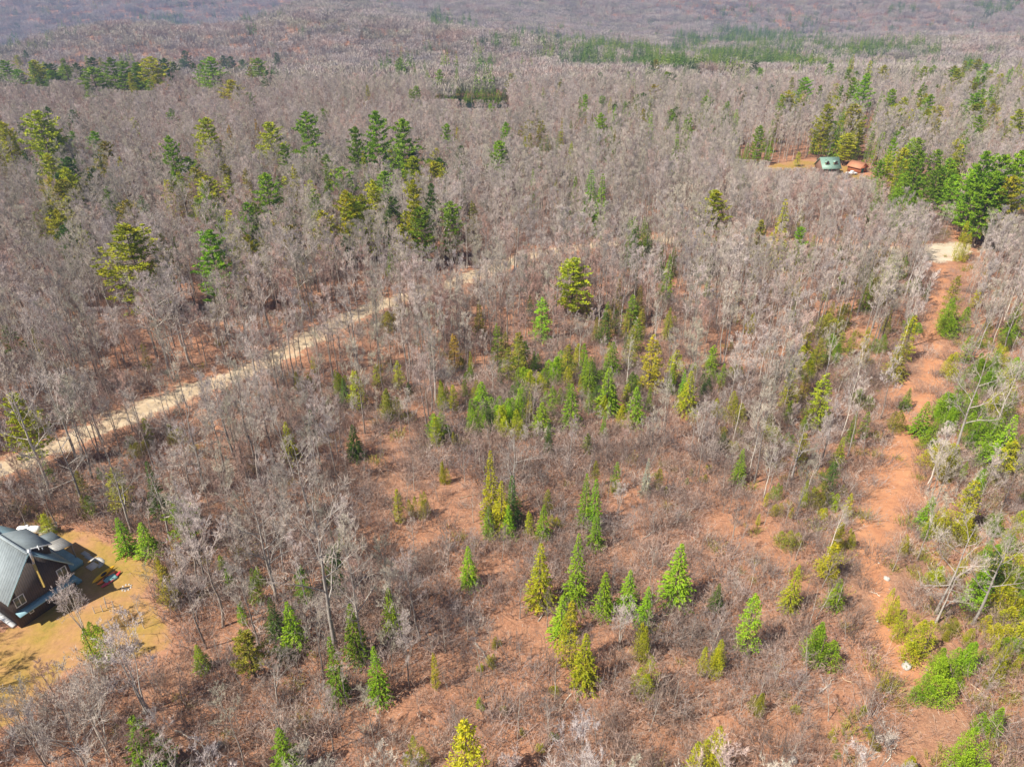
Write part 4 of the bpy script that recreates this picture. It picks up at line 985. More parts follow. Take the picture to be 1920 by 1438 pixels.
# ------------------------------------------------------------------ where the woods are thick, thin or open (read from the ground of the photograph)
def inpoly(poly, px, py):
    return signed(np.array(poly, float), px, py) > 0
CLEAR = [(570, 1010), (620, 925), (700, 835), (860, 825), (1040, 880), (1150, 870), (1260, 850), (1330, 930), (1470, 975), (1560, 1000), (1620, 970), (1640, 1200), (1700, 1300), (1620, 1600), (620, 1600), (760, 1330), (800, 1180), (690, 1100), (640, 1000)]
GAPS = [([(520, 880), (480, 780), (560, 700), (640, 690), (930, 700), (960, 780), (860, 800), (700, 800), (610, 900)], .78),
        ([(880, 850), (900, 700), (1060, 640), (1330, 640), (1340, 820), (1250, 820), (1150, 835), (1040, 850)], .50),
        ([(1330, 900), (1330, 720), (1500, 690), (1700, 700), (1690, 850), (1620, 960), (1470, 945)], .80),
        ([(1700, 1040), (1690, 900), (1740, 780), (1830, 700), (1960, 640), (2100, 800), (2100, 1200), (1800, 1260), (1700, 1200)], .62),
        ([(330, 1250), (300, 1020), (330, 940), (560, 900), (640, 1010), (690, 1110), (640, 1250), (420, 1280)], .80),
        ([(-200, 1250), (420, 1280), (700, 1260), (760, 1340), (620, 1600), (-200, 1700)], .26),
        ([(1650, 1310), (1810, 1260), (2200, 1180), (2200, 1800), (1600, 1700)], .07),
        ([(-200, 1000), (-200, 880), (0, 905), (250, 810), (470, 730), (530, 760), (480, 880), (330, 940), (250, 980), (0, 990)], .62)]
def density(px, py, inframe):
    d = np.full(px.shape, .92)
    for poly, v in GAPS: d = np.where(inpoly(poly, px, py), v, d)
    d = np.where(inpoly(CLEAR, px, py), .0, d)
    return d
def near_line(c, X, Y):
    dm = np.full(X.shape, 1e9)
    P0 = c[:-1, :2]; P1 = c[1:, :2]
    for a, b in zip(c[::3, :2], np.vstack([c[3::3, :2], c[-1:, :2]])):
        t = np.clip(((X - a[0]) * (b[0] - a[0]) + (Y - a[1]) * (b[1] - a[1])) / (np.sum((b - a) ** 2) + 1e-9), 0, 1)
        dm = np.minimum(dm, np.hypot(X - a[0] - t * (b[0] - a[0]), Y - a[1] - t * (b[1] - a[1])))
    return dm
def open_ground(X, Y, m=1.0):
    ok = (near_line(ROAD, X, Y) > 4.6 * m) & (near_line(TRAIL, X, Y) > 5.4 * m) & (near_line(SIDE, X, Y) > 3.5 * m) & (near_line(DRIVE, X, Y) > 4 * m)
    for pl in (LAWN, LAWN2, DRV, PAD, PAD2): ok &= signed(pl, X, Y) < .5 * m
    ok &= ((X + 26) / 27) ** 2 + ((Y - 490) / 20) ** 2 > 1
    return ok
def jgrid(x0, x1, y0, y1, s_, g):
    X, Y = np.meshgrid(np.arange(x0, x1, s_), np.arange(y0, y1, s_))
    X = X + g.uniform(-.5, .5, X.shape) * s_ * .95; Y = Y + g.uniform(-.5, .5, Y.shape) * s_ * .95
    return X.ravel(), Y.ravel()
g = np.random.RandomState(11)
X, Y = jgrid(-420, 420, 12, 520, 3.7, g)
keep = np.abs(X) < (Y * .86 + 60); X, Y = X[keep], Y[keep]
Z = height(X, Y); px, py, dep = proj(X, Y, Z)
fr = (px > -40) & (px < 1960) & (py < 1478)
pr = density(px, py, fr) * np.interp(dep, [0, 330, 520], [1, 1, .8])
keep = (g.rand(len(X)) < pr) & open_ground(X, Y)
# leave room round every evergreen, and keep what stands in front of one below the part the photograph shows
def cap_height(X, Y, Z, row):
    v = (row - IH / 2) / F
    wz = Y * (ST + v * CT) / (CT - v * ST)
    return CAMZ - wz - Z
cap = np.full(len(X), 99.0)
for c in conifers:
    cx, cy, cw = c['b'].x, c['b'].y, c['w']
    dx_ = np.hypot(X - cx, Y - cy); keep &= dx_ > max(1.2, cw * .36)
    if c.get('fill') and (c['py'] < 600 or g.rand() < .25): continue
    half = c['wpx'] * .42 + 2
    sel = (py > c['py'] - 1) & (np.abs(px - c['xt']) < half) & (py < c['yb'] + 160)
    cap = np.where(sel, np.minimum(cap, cap_height(X, Y, Z, c['yb'] - .12 * (c['yb'] - c['yt']))), cap)
for x0, x1, y0, y1, row in ((1425, 1526, 322, 430, 316), (1522, 1582, 326, 440, 325), (1582, 1640, 332, 440, 334), (1638, 1662, 350, 400, 346), (1712, 1830, 494, 580, 484), (1640, 1790, 350, 470, 380),
                            (1600, 1640, 344, 410, 338), (858, 958, 202, 300, 204.5), (0, 120, 890, 990, 850), (120, 480, 770, 900, 700), (-40, 335, 1236, 1440, 1238), (-40, 335, 1440, 1600, 1330), (590, 700, 620, 690, 600), (800, 900, 530, 590, 525)):
    sel = (px > x0) & (px < x1) & (py > y0) & (py < y1)
    if x0 < 1000: sel &= g.rand(len(X)) < .8
    cap = np.where(sel, np.minimum(cap, cap_height(X, Y, Z, row)), cap)
keep &= cap > 4.5
for (cx, cy) in noted: keep &= np.hypot(X - cx, Y - cy) > 3.0
X, Y, Z, px, py, dep, fr, cap = (a[keep] for a in (X, Y, Z, px, py, dep, fr, cap))
mix_n = np.sin(X / 31.0 + 1) * np.sin(Y / 27.0 + 2) + g.normal(size=len(X)) * .55
u = g.rand(len(X))
KD = np.where(u < .60, 0, np.where(u < .74, 1, np.where(u < .84, 2, np.where(u < .90, 3, 4))))   # maple, aspen, red, birch, wide
KD = np.where((px > 1150) & (u > .62), np.where(u > .82, 3, 1), KD)
KD = np.where((mix_n > 1.05) & (KD == 0), 2, KD)
KN = ['maple', 'aspen', 'red', 'birch', 'wide']
hh = g.uniform(.74, 1.22, len(X)) * np.where(fr & (py > 930), .82, 1.0)
hh = np.minimum(hh, cap / np.array([NATH[KN[k_]] for k_ in KD]))
order = np.argsort(np.where(fr, dep, 1e6))
n_ind = 0; rest = []
IND = []
for r_, i in enumerate(order):
    if fr[i] and n_ind < 285:
        IND.append(i); n_ind += 1
    else: rest.append(i)
gl = {}
for i in IND: gl.setdefault((zone(px[i], py[i]), KN[KD[i]]), []).append(i)
WORD = {'maple': 'grey bare hardwood', 'aspen': 'slender pale tree', 'red': 'reddish budding tree', 'birch': 'white-stemmed birch', 'wide': 'broad silvery tree'}
CATB = {'maple': 'bare tree', 'aspen': 'bare tree', 'red': 'bare tree', 'birch': 'birch tree', 'wide': 'bare tree'}
for (zn, kn), L in gl.items():
    L.sort(key=lambda i: px[i])
    for j, i in enumerate(L):
        if len(L) == 1: lab = '%s %s' % (WORD[kn], zn)
        elif len(L) == 2: lab = '%s %s %s' % (('left', 'right')[j], WORD[kn], zn)
        elif len(L) <= 4: lab = '%s %s from left %s' % (ORD[j + 1], WORD[kn], zn)
        else: lab = '%s in the crowd %s' % (WORD[kn], zn)
        bare_copy(kn, j + i, (X[i], Y[i], Z[i]), NATH[kn] * hh[i], lab, CATB[kn], '%ss %s' % (WORD[kn], zn), lean=tuple(g.normal(size=2) * .035))
print('bare individuals', n_ind, 'rest', len(rest))
allm = []; start = []
for kn in KN: start.append(len(allm)); allm += [t[2] for t in BARE[kn]]
rest = np.array(rest)
pick = np.array([start[KD[i]] + (i * 7) % len(BARE[KN[KD[i]]]) for i in rest])
scatter('leafless_woods', allm, np.stack([X[rest], Y[rest], Z[rest]], 1), g.uniform(0, 6.28, len(rest)), hh[rest], pick,
        'crowded mass of leafless grey and mauve hardwoods filling the middle distance', 'leafless woods')

# ------------------------------------------------------------------ saplings and brush
SX, SY = jgrid(-200, 200, 18, 300, 3.2, g)
SZ = height(SX, SY); spx, spy, sdp = proj(SX, SY, SZ)
inn = (spx > -30) & (spx < 1950) & (spy < 1460) & (spy > 560)
cl = inpoly(CLEAR, spx, spy)
dn = density(spx, spy, inn)
pr = np.where(cl, .42, np.where(dn < .3, .36, np.where(dn < .6, .34, .10)))
keep = inn & (g.rand(len(SX)) < pr) & open_ground(SX, SY)
SX, SY, SZ, spx, spy, sdp, cl = (a[keep] for a in (SX, SY, SZ, spx, spy, sdp, cl))
order = np.argsort(sdp); si = order[:290]; sr = order[290:]
gl = {}
for i in si: gl.setdefault(zone(spx[i], spy[i]), []).append(i)
for zn, L in gl.items():
    L.sort(key=lambda i: spx[i])
    for j, i in enumerate(L):
        if len(L) <= 2: lab = '%sthin leafless sapling %s' % (('left ', 'right ')[j] if len(L) == 2 else '', zn)
        else: lab = 'thin pale leafless sapling among many %s' % zn
        bare_copy('sapling', i, (SX[i], SY[i], SZ[i]), g.uniform(3.5, 8.5), lab, 'sapling', 'thin saplings ' + zn, lean=tuple(g.normal(size=2) * .09))
sm = [t[2] for t in BARE['sapling']]
scatter('sapling_growth', sm, np.stack([SX[sr], SY[sr], SZ[sr]], 1), g.uniform(0, 6.28, len(sr)), g.uniform(.5, 1.2, len(sr)), np.arange(len(sr)) % len(sm),
        'thin leafless saplings scattered through the farther undergrowth', 'saplings')
BX, BY = jgrid(-240, 240, 14, 330, 1.55, g)
bz = height(BX, BY); bpx, bpy_, bd = proj(BX, BY, bz)
inn = (bpx > -120) & (bpx < 2040) & (bpy_ < 1500)
pn = .5 + .5 * np.sin(BX / 7.3 + 1.3 * np.sin(BY / 9.1)) * np.sin(BY / 6.1 + np.sin(BX / 11.0))
pr = (.34 + .75 * pn ** 1.3) * np.where(bpy_ > 700, 1.0, .5)
tr = near_line(TRAIL, BX, BY)
pr = pr * np.where(tr < 9, .8, 1) * .9
for ex_, ey_, rx_, ry_ in ((760, 960, 190, 80), (930, 1075, 130, 40), (1000, 1190, 130, 50), (1150, 1050, 90, 30), (900, 1290, 160, 40), (1340, 990, 60, 30)):
    pr = pr * np.clip(.18 + .9 * (((bpx - ex_) / rx_) ** 2 + ((bpy_ - ey_) / ry_) ** 2), 0, 1)
keep = inn & (g.rand(len(BX)) < pr) & open_ground(BX, BY, .62) & (near_line(ROAD, BX, BY) > 5.0)
keep |= inn & (tr < 4) & (g.rand(len(BX)) < .07) & (near_line(ROAD, BX, BY) > 5.0)
BX, BY, bz, bpx, bpy_ = (a[keep] for a in (BX, BY, bz, bpx, bpy_))
u = g.rand(len(BX)); bp = g.randint(0, 5, len(BX)); bp = np.where(u > .90, 5 + (bp % 2), bp)
gp = .5 + .5 * np.sin(BX / 21.0 + 2) * np.sin(BY / 17.0 + .5)
rightside = np.clip((bpx - 1300) / 500, 0, 1)
bp = np.where(g.rand(len(BX)) < .02 + .06 * gp + .34 * rightside * gp, 7 + (bp % 2), bp)
scatter('brush', BR + BRR + BRG, np.stack([BX, BY, bz], 1), g.uniform(0, 6.28, len(BX)), g.uniform(.45, 1.2, len(BX)), bp,
        'low twiggy brush and reddish undergrowth covering the clearing and forest floor', 'brush')
g4 = np.random.RandomState(44); SM = []
for k in range(3):
    m_ = MB(); V = g4.normal(size=(3, 3)); nu, nv = 6, 4; V = []
    for j in range(nv + 1):
        for i in range(nu):
            th = math.pi * j / nv; a_ = 2 * math.pi * i / nu; n_ = g4.uniform(.8, 1.2)
            V.append((n_ * math.sin(th) * math.cos(a_), n_ * .8 * math.sin(th) * math.sin(a_), .6 * n_ * math.cos(th) + .2))
    m_.add(V, [(j * nu + i, (j + 1) * nu + i, (j + 1) * nu + (i + 1) % nu, j * nu + (i + 1) % nu) for j in range(nv) for i in range(nu)])
    SM.append(m_.mesh('stone', M_plain('trail_stone_%d' % k, [(.34, .27, .22), (.30, .20, .14), (.42, .38, .33)][k], var=.3)))
tl = TRAIL[g4.randint(0, len(TRAIL), 900)]; sxy = tl[:, :2] + g4.normal(size=(900, 2)) * tl[:, 2:3] * .33
scatter('gravel', SM, np.column_stack([sxy, height(sxy[:, 0], sxy[:, 1]) + .05]), g4.uniform(0, 6.28, 900), g4.uniform(.03, .1, 900) * np.where(g4.rand(900) < .06, 2.2, 1), g4.randint(0, 3, 900),
        'small stones strewn over the dirt trail', 'loose stones')
print('brush', len(BX), 'saplings', len(sr))

# ------------------------------------------------------------------ distant woods, block by block
FARH = [(1331, 150, .15, 'small far house with pinkish walls at the valley edge'), (1353, 148, -.2, 'small far white-roofed house right of the pinkish one'), (1408, 149, .1, 'wide far white house alone at the valley edge')]
FARP = [P(a, b) for a, b, _, _ in FARH]
def clear_far(X, Y, r=20):
    k = np.ones(len(X), bool)
    for p in FARP:
        L_ = math.hypot(p.x, p.y); ux, uy = -p.x / L_, -p.y / L_
        t = (X - p.x) * ux + (Y - p.y) * uy; o_ = np.abs((X - p.x) * uy - (Y - p.y) * ux)
        k &= ~((t > -10) & (t < 110) & (o_ < r))
    return k
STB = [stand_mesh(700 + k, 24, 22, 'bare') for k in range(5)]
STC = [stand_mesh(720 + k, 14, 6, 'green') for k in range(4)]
DX, DY = [], []
for y0, y1, s_ in ((470, 1000, 18), (1000, 2200, 22), (2200, 5200, 34)):
    a, b = jgrid(-y1 * .85 - 80, y1 * .85 + 80, y0, y1, s_, g)
    k = np.abs(a) < b * .80 + 60; DX.append(a[k]); DY.append(b[k])
DS = np.concatenate([np.full(len(DX[0]), 1.0), np.full(len(DX[1]), 1.12), np.full(len(DX[2]), 1.55)])
DX = np.concatenate(DX); DY = np.concatenate(DY)
dz_ = height(DX, DY); dpx, dpy, dd = proj(DX, DY, dz_)
ok = ((DX + 26) / 44) ** 2 + ((DY - 490) / 37) ** 2 > 1
ok &= dpy > -160
ok &= DY > 495
ok &= clear_far(DX, DY)
DX, DY, dz_, DS = DX[ok], DY[ok], dz_[ok], DS[ok]
# the gap between the detailed woods and the blocks is closed by both overlapping a little
scatter('distant_woods', STB, np.stack([DX, DY, dz_], 1), g.uniform(0, 6.28, len(DX)), DS * g.uniform(.9, 1.1, len(DX)), g.randint(0, 5, len(DX)),
        'hazy leafless woods covering the far hills and valleys', 'distant woods')
print('blocks', len(DX))
# evergreen belts of the far valley: (x, y, rx, ry, amount) in the photograph
BELT = [(1010, 78, 60, 10, .9), (1070, 88, 70, 12, .8), (1160, 110, 90, 20, .9), (1260, 125, 90, 22, .95), (1340, 110, 110, 35, .8), (1400, 90, 90, 30, .7), (1440, 125, 80, 14, .8),
        (1500, 110, 110, 22, .6), (1640, 105, 80, 14, .95), (1730, 108, 50, 14, .9), (1290, 55, 60, 10, .25), (1380, 25, 50, 8, .3), (1690, 15, 60, 14, .35), (1860, 25, 80, 18, .5), (1560, 45, 90, 14, .25),
        (1130, 135, 110, 8, .6), (1050, 122, 60, 8, .8), (980, 118, 40, 8, .6), (890, 180, 60, 10, .3), (840, 55, 60, 16, .3), (1440, 60, 70, 14, .35), (1300, 148, 60, 8, .6), (1490, 140, 60, 10, .5),
        (320, 38, 60, 8, .9), (345, 48, 40, 8, .6), (330, 12, 60, 8, .5), (150, 75, 120, 14, .16), (60, 50, 90, 16, .12), (80, 108, 120, 10, .35), (250, 20, 60, 8, .25), (700, 8, 60, 6, .3), (1050, 60, 40, 8, .2),
        (900, 130, 120, 30, .06), (700, 110, 150, 40, .03), (1200, 150, 200, 30, .05), (1750, 130, 160, 40, .10), (1200, 60, 300, 40, .025), (1600, 130, 140, 20, .12), (960, 95, 70, 10, .5)]
a1, b1 = jgrid(-1500, 1500, 520, 1400, 11, g); a2, b2 = jgrid(-3300, 3300, 1400, 4200, 17, g)
EX = np.concatenate([a1, a2]); EY = np.concatenate([b1, b2]); ES = np.concatenate([np.ones(len(a1)), np.full(len(a2), 1.25)])
k = np.abs(EX) < EY * .78 + 40; EX, EY, ES = EX[k], EY[k], ES[k]
ez = height(EX, EY); epx, epy, ed = proj(EX, EY, ez)
pr = np.full(EX.shape, .008)
clum = .5 + .5 * np.sin(EX / 47.0 + 2 * np.sin(EY / 61.0)) * np.sin(EY / 53.0 + EX / 70.0 + np.sin(EX / 31.0))
for cx, cy, rx, ry, am in BELT:
    q = ((epx - cx) / rx) ** 2 + ((epy - cy - 4) / ry) ** 2
    pr = np.maximum(pr, am * np.clip(1.5 - q, 0, 1) * (.06 + .94 * clum ** 2.2))
keep = (g.rand(len(EX)) < pr * 1.15) & clear_far(EX, EY, 12)
EX, EY, ez, ES = EX[keep], EY[keep], ez[keep], ES[keep]
scatter('distant_evergreens', STC, np.stack([EX, EY, ez], 1), g.uniform(0, 6.28, len(EX)), ES * g.uniform(.7, 1.15, len(EX)), g.randint(0, 4, len(EX)),
        'green belts of conifers in the far valley and on the hills', 'distant evergreens')
print('evergreen blocks', len(EX))

# ------------------------------------------------------------------ the grey house
def mat_m(name, c, **k): MAT[name] = M_plain(name, c, **k)
mat_m('white_paint', (.75, .76, .76), var=.06); mat_m('stove_yellow', (.55, .38, .10), rough=.5); mat_m('steel', (.5, .52, .53), rough=.35, metal=.6)
mat_m('glass', (.16, .17, .11), rough=.12, spec=.6, var=.3, scale=.8); mat_m('tank_white', (.82, .82, .82), rough=.4, var=.04)
mat_m('kayak_yellow', (.80, .45, .02), rough=.35, var=.05); mat_m('kayak_red', (.50, .05, .06), rough=.35, var=.05); mat_m('kayak_orange', (.80, .17, .02), rough=.35, var=.05)
mat_m('cockpit_black', (.03, .03, .035)); mat_m('tarp_teal', (.16, .30, .30), rough=.6, var=.3, scale=5); mat_m('stone', (.42, .39, .36), var=.35, scale=3); mat_m('pale_stone', (.42, .40, .37), var=.2, scale=4)
mat_m('patio_stone', (.62, .52, .45), var=.15, scale=4); mat_m('deck_blue', (.20, .34, .40), var=.15); mat_m('post_wood', (.32, .27, .23)); mat_m('log_wood', (.46, .33, .22), var=.3, scale=3)
mat_m('log_pale', (.62, .55, .46), var=.25, scale=3); mat_m('cabin_log', (.20, .11, .08), var=.3); mat_m('shed_wall', (.42, .15, .07), var=.2); mat_m('shed_roof', (.45, .20, .11), var=.12, scale=1)
mat_m('door_green', (.03, .16, .12)); mat_m('trim_blue', (.30, .44, .48), var=.1); mat_m('rubber', (.03, .03, .03)); mat_m('tarmac_grey', (.3, .3, .3)); mat_m('pink_wall', (.55, .33, .28)); mat_m('ash', (.09, .08, .075))
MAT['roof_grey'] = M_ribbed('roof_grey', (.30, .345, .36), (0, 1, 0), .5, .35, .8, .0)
MAT['roof_dark'] = M_ribbed('roof_dark', (.16, .19, .205), (0, 1, 0), .35, .25, .9, .0)
MAT['roof_grey_shaded'] = M_ribbed('roof_grey_shaded', (.14, .22, .26), (0, 1, 0), .35, .4, .5, .15)  # same roof as the light slope, with its shade put into the colour
MAT['boards'] = M_ribbed('dark_boards', (.085, .068, .062), (1, 0, 0), .28, .7, .8, 0)
MAT['porch_metal'] = M_ribbed('porch_metal', (.36, .35, .33), (0, 1, 0), .42, .6, .45, .2)
MAT['green_roof'] = M_ribbed('green_roof', (.22, .34, .27), (1, 0, 0), .5, .35, .5, .1)

HO = empty('gable_house', (-64.6, 71.6, hz(-64.6, 71.6)), math.atan2(.863, .505))
tag(HO, 'grey metal-roofed gable house with dark board walls at the lower left edge', 'house')
HW, EZ, AZ, BACK = 4.05, 5.45, 10.4, -13.0
# local axes: x along the gable towards the trees, -y runs out of the gable wall towards the lawn; the ridge runs along +y
def hy(v): return -v          # the notes measured "out of the gable" as positive
def hp(name, m_, mat, parent=None): return link(name, m_.mesh(name, MAT[mat] if isinstance(mat, str) else mat), parent or HO)
m = MB(); m.prism([(-HW, 0, 0), (HW, 0, 0), (HW, 0, EZ), (0, 0, AZ - .12), (-HW, 0, EZ)], (0, 13, 0)); wall = hp('wall', m, 'boards')
sl = (AZ - EZ) / HW
for side, mt, nm in ((-1, 'roof_grey', 'light grey ribbed roof slope in the sun'), (1, 'roof_grey_shaded', 'grey roof slope with shade painted in as dark blue-grey')):
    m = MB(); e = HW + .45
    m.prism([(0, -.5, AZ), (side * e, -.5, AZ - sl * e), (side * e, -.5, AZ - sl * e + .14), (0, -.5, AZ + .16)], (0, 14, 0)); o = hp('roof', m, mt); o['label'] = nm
m = MB()
for side in (-1, 1):
    e = HW + .45
    m.prism([(0, -.56, AZ - .16), (side * e, -.56, AZ - sl * e - .16), (side * e, -.56, AZ - sl * e + .1), (0, -.56, AZ + .1)], (0, .055, 0))
hp('barge_board', m, 'trim_blue')
m = MB(); m.box((-.2, -.52, AZ + .1), (.2, 13.4, AZ + .22)); hp('ridge_cap', m, 'roof_grey')
# dormer
m = MB(); m.prism([(.45, 1.55, 8.6), (3.25, 1.55, 7.0), (3.25, 1.55, 8.75), (.45, 1.55, 9.95)], (0, 5.4, 0)); dw = hp('dormer', m, 'boards')
m = MB(); m.prism([(.15, 1.2, 10.10), (3.6, 1.2, 8.62), (3.6, 1.2, 8.74), (.15, 1.2, 10.23)], (0, 6.1, 0)); hp('dormer_roof', m, 'roof_dark', dw)
m = MB(); m.prism([(.15, 1.13, 10.0), (3.62, 1.13, 8.5), (3.62, 1.13, 8.72), (.15, 1.13, 10.2)], (0, .06, 0)); hp('dormer_trim', m, 'white_paint', dw)
for px_ in (1.9, 2.3):
    m = MB(); m.tube([(px_, 1.05, 9.0 - (px_ - 1.9) * .8), (px_, 1.05, 9.7 - (px_ - 1.9) * 1.6)], [.07, .07], 8); hp('vent_pipe', m, 'white_paint', dw)
def window(x0, x1, z0, z1, y=-.001, parts=2):
    m = MB(); t = .11
    m.box((x0, y - .07, z1 - t), (x1, y, z1)); m.box((x0, y - .07, z0), (x1, y, z0 + t))
    m.box((x0, y - .068, z0 + t), (x0 + t, y, z1 - t)); m.box((x1 - t, y - .068, z0 + t), (x1, y, z1 - t))
    if parts > 1:
        c = (x0 + x1) / 2; m.box((c - .05, y - .06, z0 + t), (c + .05, y, z1 - t))
    w_ = hp('window', m, 'white_paint')
    m = MB(); m.box((x0 + t, y - .03, z0 + t), (x1 - t, y - .005, z1 - t)); hp('pane', m, 'glass', w_)
window(2.33, 3.68, 3.5, 5.2); window(-3.6, -2.2, 3.42, 5.05); window(-2.5, -1.9, 1.3, 2.15, parts=1); window(1.4, 2.4, .9, 2.1)
m = MB(); m.prism([(-3.95, -.01, 2.75), (-3.95, -.95, 2.42), (-3.95, -.95, 2.52), (-3.95, -.01, 2.86)], (8.0, 0, 0)); hp('pent_roof', m, 'deck_blue')
m = MB()
for bx_ in (-3.6, 0, 3.6): m.tube([(bx_, -.02, 1.9), (bx_, -.8, 2.42)], [.05, .05], 5)
hp('bracket', m, 'white_paint')
m = MB(); m.tube([(.18, -.42, 4.3), (.18, -.42, 8.6)], [.17, .17], 10); st_ = hp('stovepipe', m, 'stove_yellow')
m = MB(); m.tube([(.18, -.42, 8.6), (.18, -.72, 9.4), (.18, -.80, 11.0)], [.165, .16, .16], 10); m.tube([(.18, -.80, 11.02), (.18, -.80, 11.25)], [.26, .22], 10); hp('pipe_top', m, 'steel', st_)
m = MB(); m.tube([(.18, -.42, 4.42), (.18, .0, 4.42)], [.14, .14], 8); hp('pipe_elbow', m, 'stove_yellow', st_)
# porch on the far side
m = MB(); m.prism([(4.5, 5.5, 3.9), (7.7, 5.5, 3.25), (7.7, 5.5, 3.34), (4.5, 5.5, 4.0)], (0, 2.9, 0)); po = hp('porch_roof', m, 'porch_metal')
m = MB(); m.prism([(4.5, 8.41, 3.9), (7.7, 8.41, 3.2), (7.7, 8.41, 3.29), (4.5, 8.41, 4.0)], (0, 2.7, 0)); hp('porch_roof', m, 'roof_dark')
for y_ in (5.7, 10.8):
    m = MB(); m.box((7.45, y_, 0), (7.6, y_ + .15, 3.22)); hp('porch_post', m, 'post_wood')
m = MB(); m.box((4.1, 4.2, .55), (7.6, 11.2, .75)); m.box((4.1, 4.1, 0), (7.5, 4.18, .74)); hp('deck', m, 'deck_blue')
m = MB(); m.box((4.2, 1.0, 0), (5.3, 4.0, .45)); hp('step', m, 'deck_blue')
m = MB(); m.box((-4.7, 1.0, 0), (-4.06, 12.9, .35)); hp('plinth', m, 'white_paint')

def hl(x, y, z=0.0):
    """a point given in the house's own measure (x along the gable, y out of it)"""
    v = Vector((-64.6 + .505 * x + .863 * y, 71.6 + .863 * x - .505 * y, 0)); v.z = hz(v.x, v.y) + z; return v
def kayak(name, a, b, mat, label, roll=0.0, wd=.36):
    d = b - a; L = d.length; e = empty(name, a + Vector((0, 0, .05)), math.atan2(d.y, d.x)); tag(e, label, 'kayak', 'kayaks by the house')
    m = MB(); n = 17; K = 10; V = []
    for i in range(n):
        t = i / (n - 1); wv = wd * math.sin(math.pi * t) ** .62 + .015; up_ = .16 * (2 * t - 1) ** 4
        for k in range(K):
            an_ = 2 * math.pi * k / K; yy = math.cos(an_) * wv; zz = .19 + up_ + math.sin(an_) * (.17 if math.sin(an_) < 0 else .11) * (math.sin(math.pi * t) ** .5 + .1)
            V.append((t * L, yy * math.cos(roll) - (zz - .19) * math.sin(roll), .19 + yy * math.sin(roll) + (zz - .19) * math.cos(roll) + abs(math.sin(roll)) * wd * .8))
    q = [(i * K + k, i * K + (k + 1) % K, (i + 1) * K + (k + 1) % K, (i + 1) * K + k) for i in range(n - 1) for k in range(K)]
    m.add(V, q); link('hull', m.mesh('hull', MAT[mat], True), e)
    m = MB(); an_ = np.linspace(0, 2 * math.pi, 14, endpoint=False)
    V = [(L * .5 + .5 * math.cos(a_), .2 * math.sin(a_), 0.0) for a_ in an_]; R_ = []
    for x_, y_, z_ in V:
        zz = .12; R_.append((x_, y_ * math.cos(roll) - zz * math.sin(roll), .19 + y_ * math.sin(roll) + zz * math.cos(roll) + abs(math.sin(roll)) * wd * .8))
    m.prism(R_, (0, -math.sin(roll) * .03, math.cos(roll) * .03)); link('cockpit', m.mesh('cockpit', MAT['cockpit_black']), e)
    return e
kayak('kayak', hl(5.6, .95), hl(9.5, .55), 'kayak_yellow', 'long yellow kayak lying nearest the grey house', .9, .33)
kayak('kayak', hl(5.8, 1.75), hl(9.0, 1.55), 'kayak_orange', 'orange kayak partly under the teal tarp', 0, .38)
kayak('kayak', hl(5.75, 2.75), hl(9.35, 2.2), 'kayak_red', 'dark red kayak farthest from the grey house', 0, .40)
m = MB(); c0 = hl(7.75, 2.1)
gr_ = np.linspace(-1, 1, 9); V = []
for a_ in gr_:
    for b_ in gr_:
        p = hl(7.6 + a_ * .85, 2.15 + b_ * .8); V.append((p.x, p.y, p.z + .46 - .28 * max(abs(b_), .2) ** 3 - .06 * abs(a_) + .03 * math.sin(9 * a_ + 4 * b_)))
m.add(V, [(i * 9 + j, i * 9 + j + 1, i * 9 + j + 10, i * 9 + j + 9) for i in range(8) for j in range(8)])
tarp = link('tarp', m.mesh('tarp', MAT['tarp_teal'], True)); tag(tarp, 'crumpled grey-teal tarp across two of the kayaks', 'tarp')
sm_ = tarp.modifiers.new('thickness', 'SOLIDIFY'); sm_.thickness = .02
# stone terrace by the porch
m = MB(); b_ = hl(7.9, -2.6)
H = Vector((.505, .863, 0)); O_ = Vector((.863, -.505, 0))
def slab(cx, cy, w_, l_, zt, zb=0.0):
    pts = [hl(cx + sx * w_ / 2, cy + sy * l_ / 2) for sx, sy in ((-1, -1), (1, -1), (1, 1), (-1, 1))]
    return [Vector((p.x, p.y, p.z + zb)) for p in pts], Vector((0, 0, zt - zb))
m.prism(*slab(7.9, -2.6, 1.3, 1.5, .16)); t_ = link('stone_terrace', m.mesh('stone_terrace', MAT['patio_stone'])); tag(t_, 'square pinkish stone slab ringed by a curved path beside the house', 'stone slab')
m = MB(); ar = []
for k in range(11):
    a_ = -2.3 + k * .30; ar.append((8.0 + 1.35 * math.cos(a_ + .6), -2.9 + 1.35 * math.sin(a_ + .6)))
ar = [(9.0, -6.6), (8.95, -5.4)] + ar[2:]
for (x0, y0), (x1, y1) in zip(ar[:-1], ar[1:]):
    m.prism(*slab((x0 + x1) / 2, (y0 + y1) / 2, .7, abs(y1 - y0) + .35, .07 + .001 * len(m.v)))
cp = link('garden_path', m.mesh('garden_path', MAT['pale_stone'])); tag(cp, kind='structure')
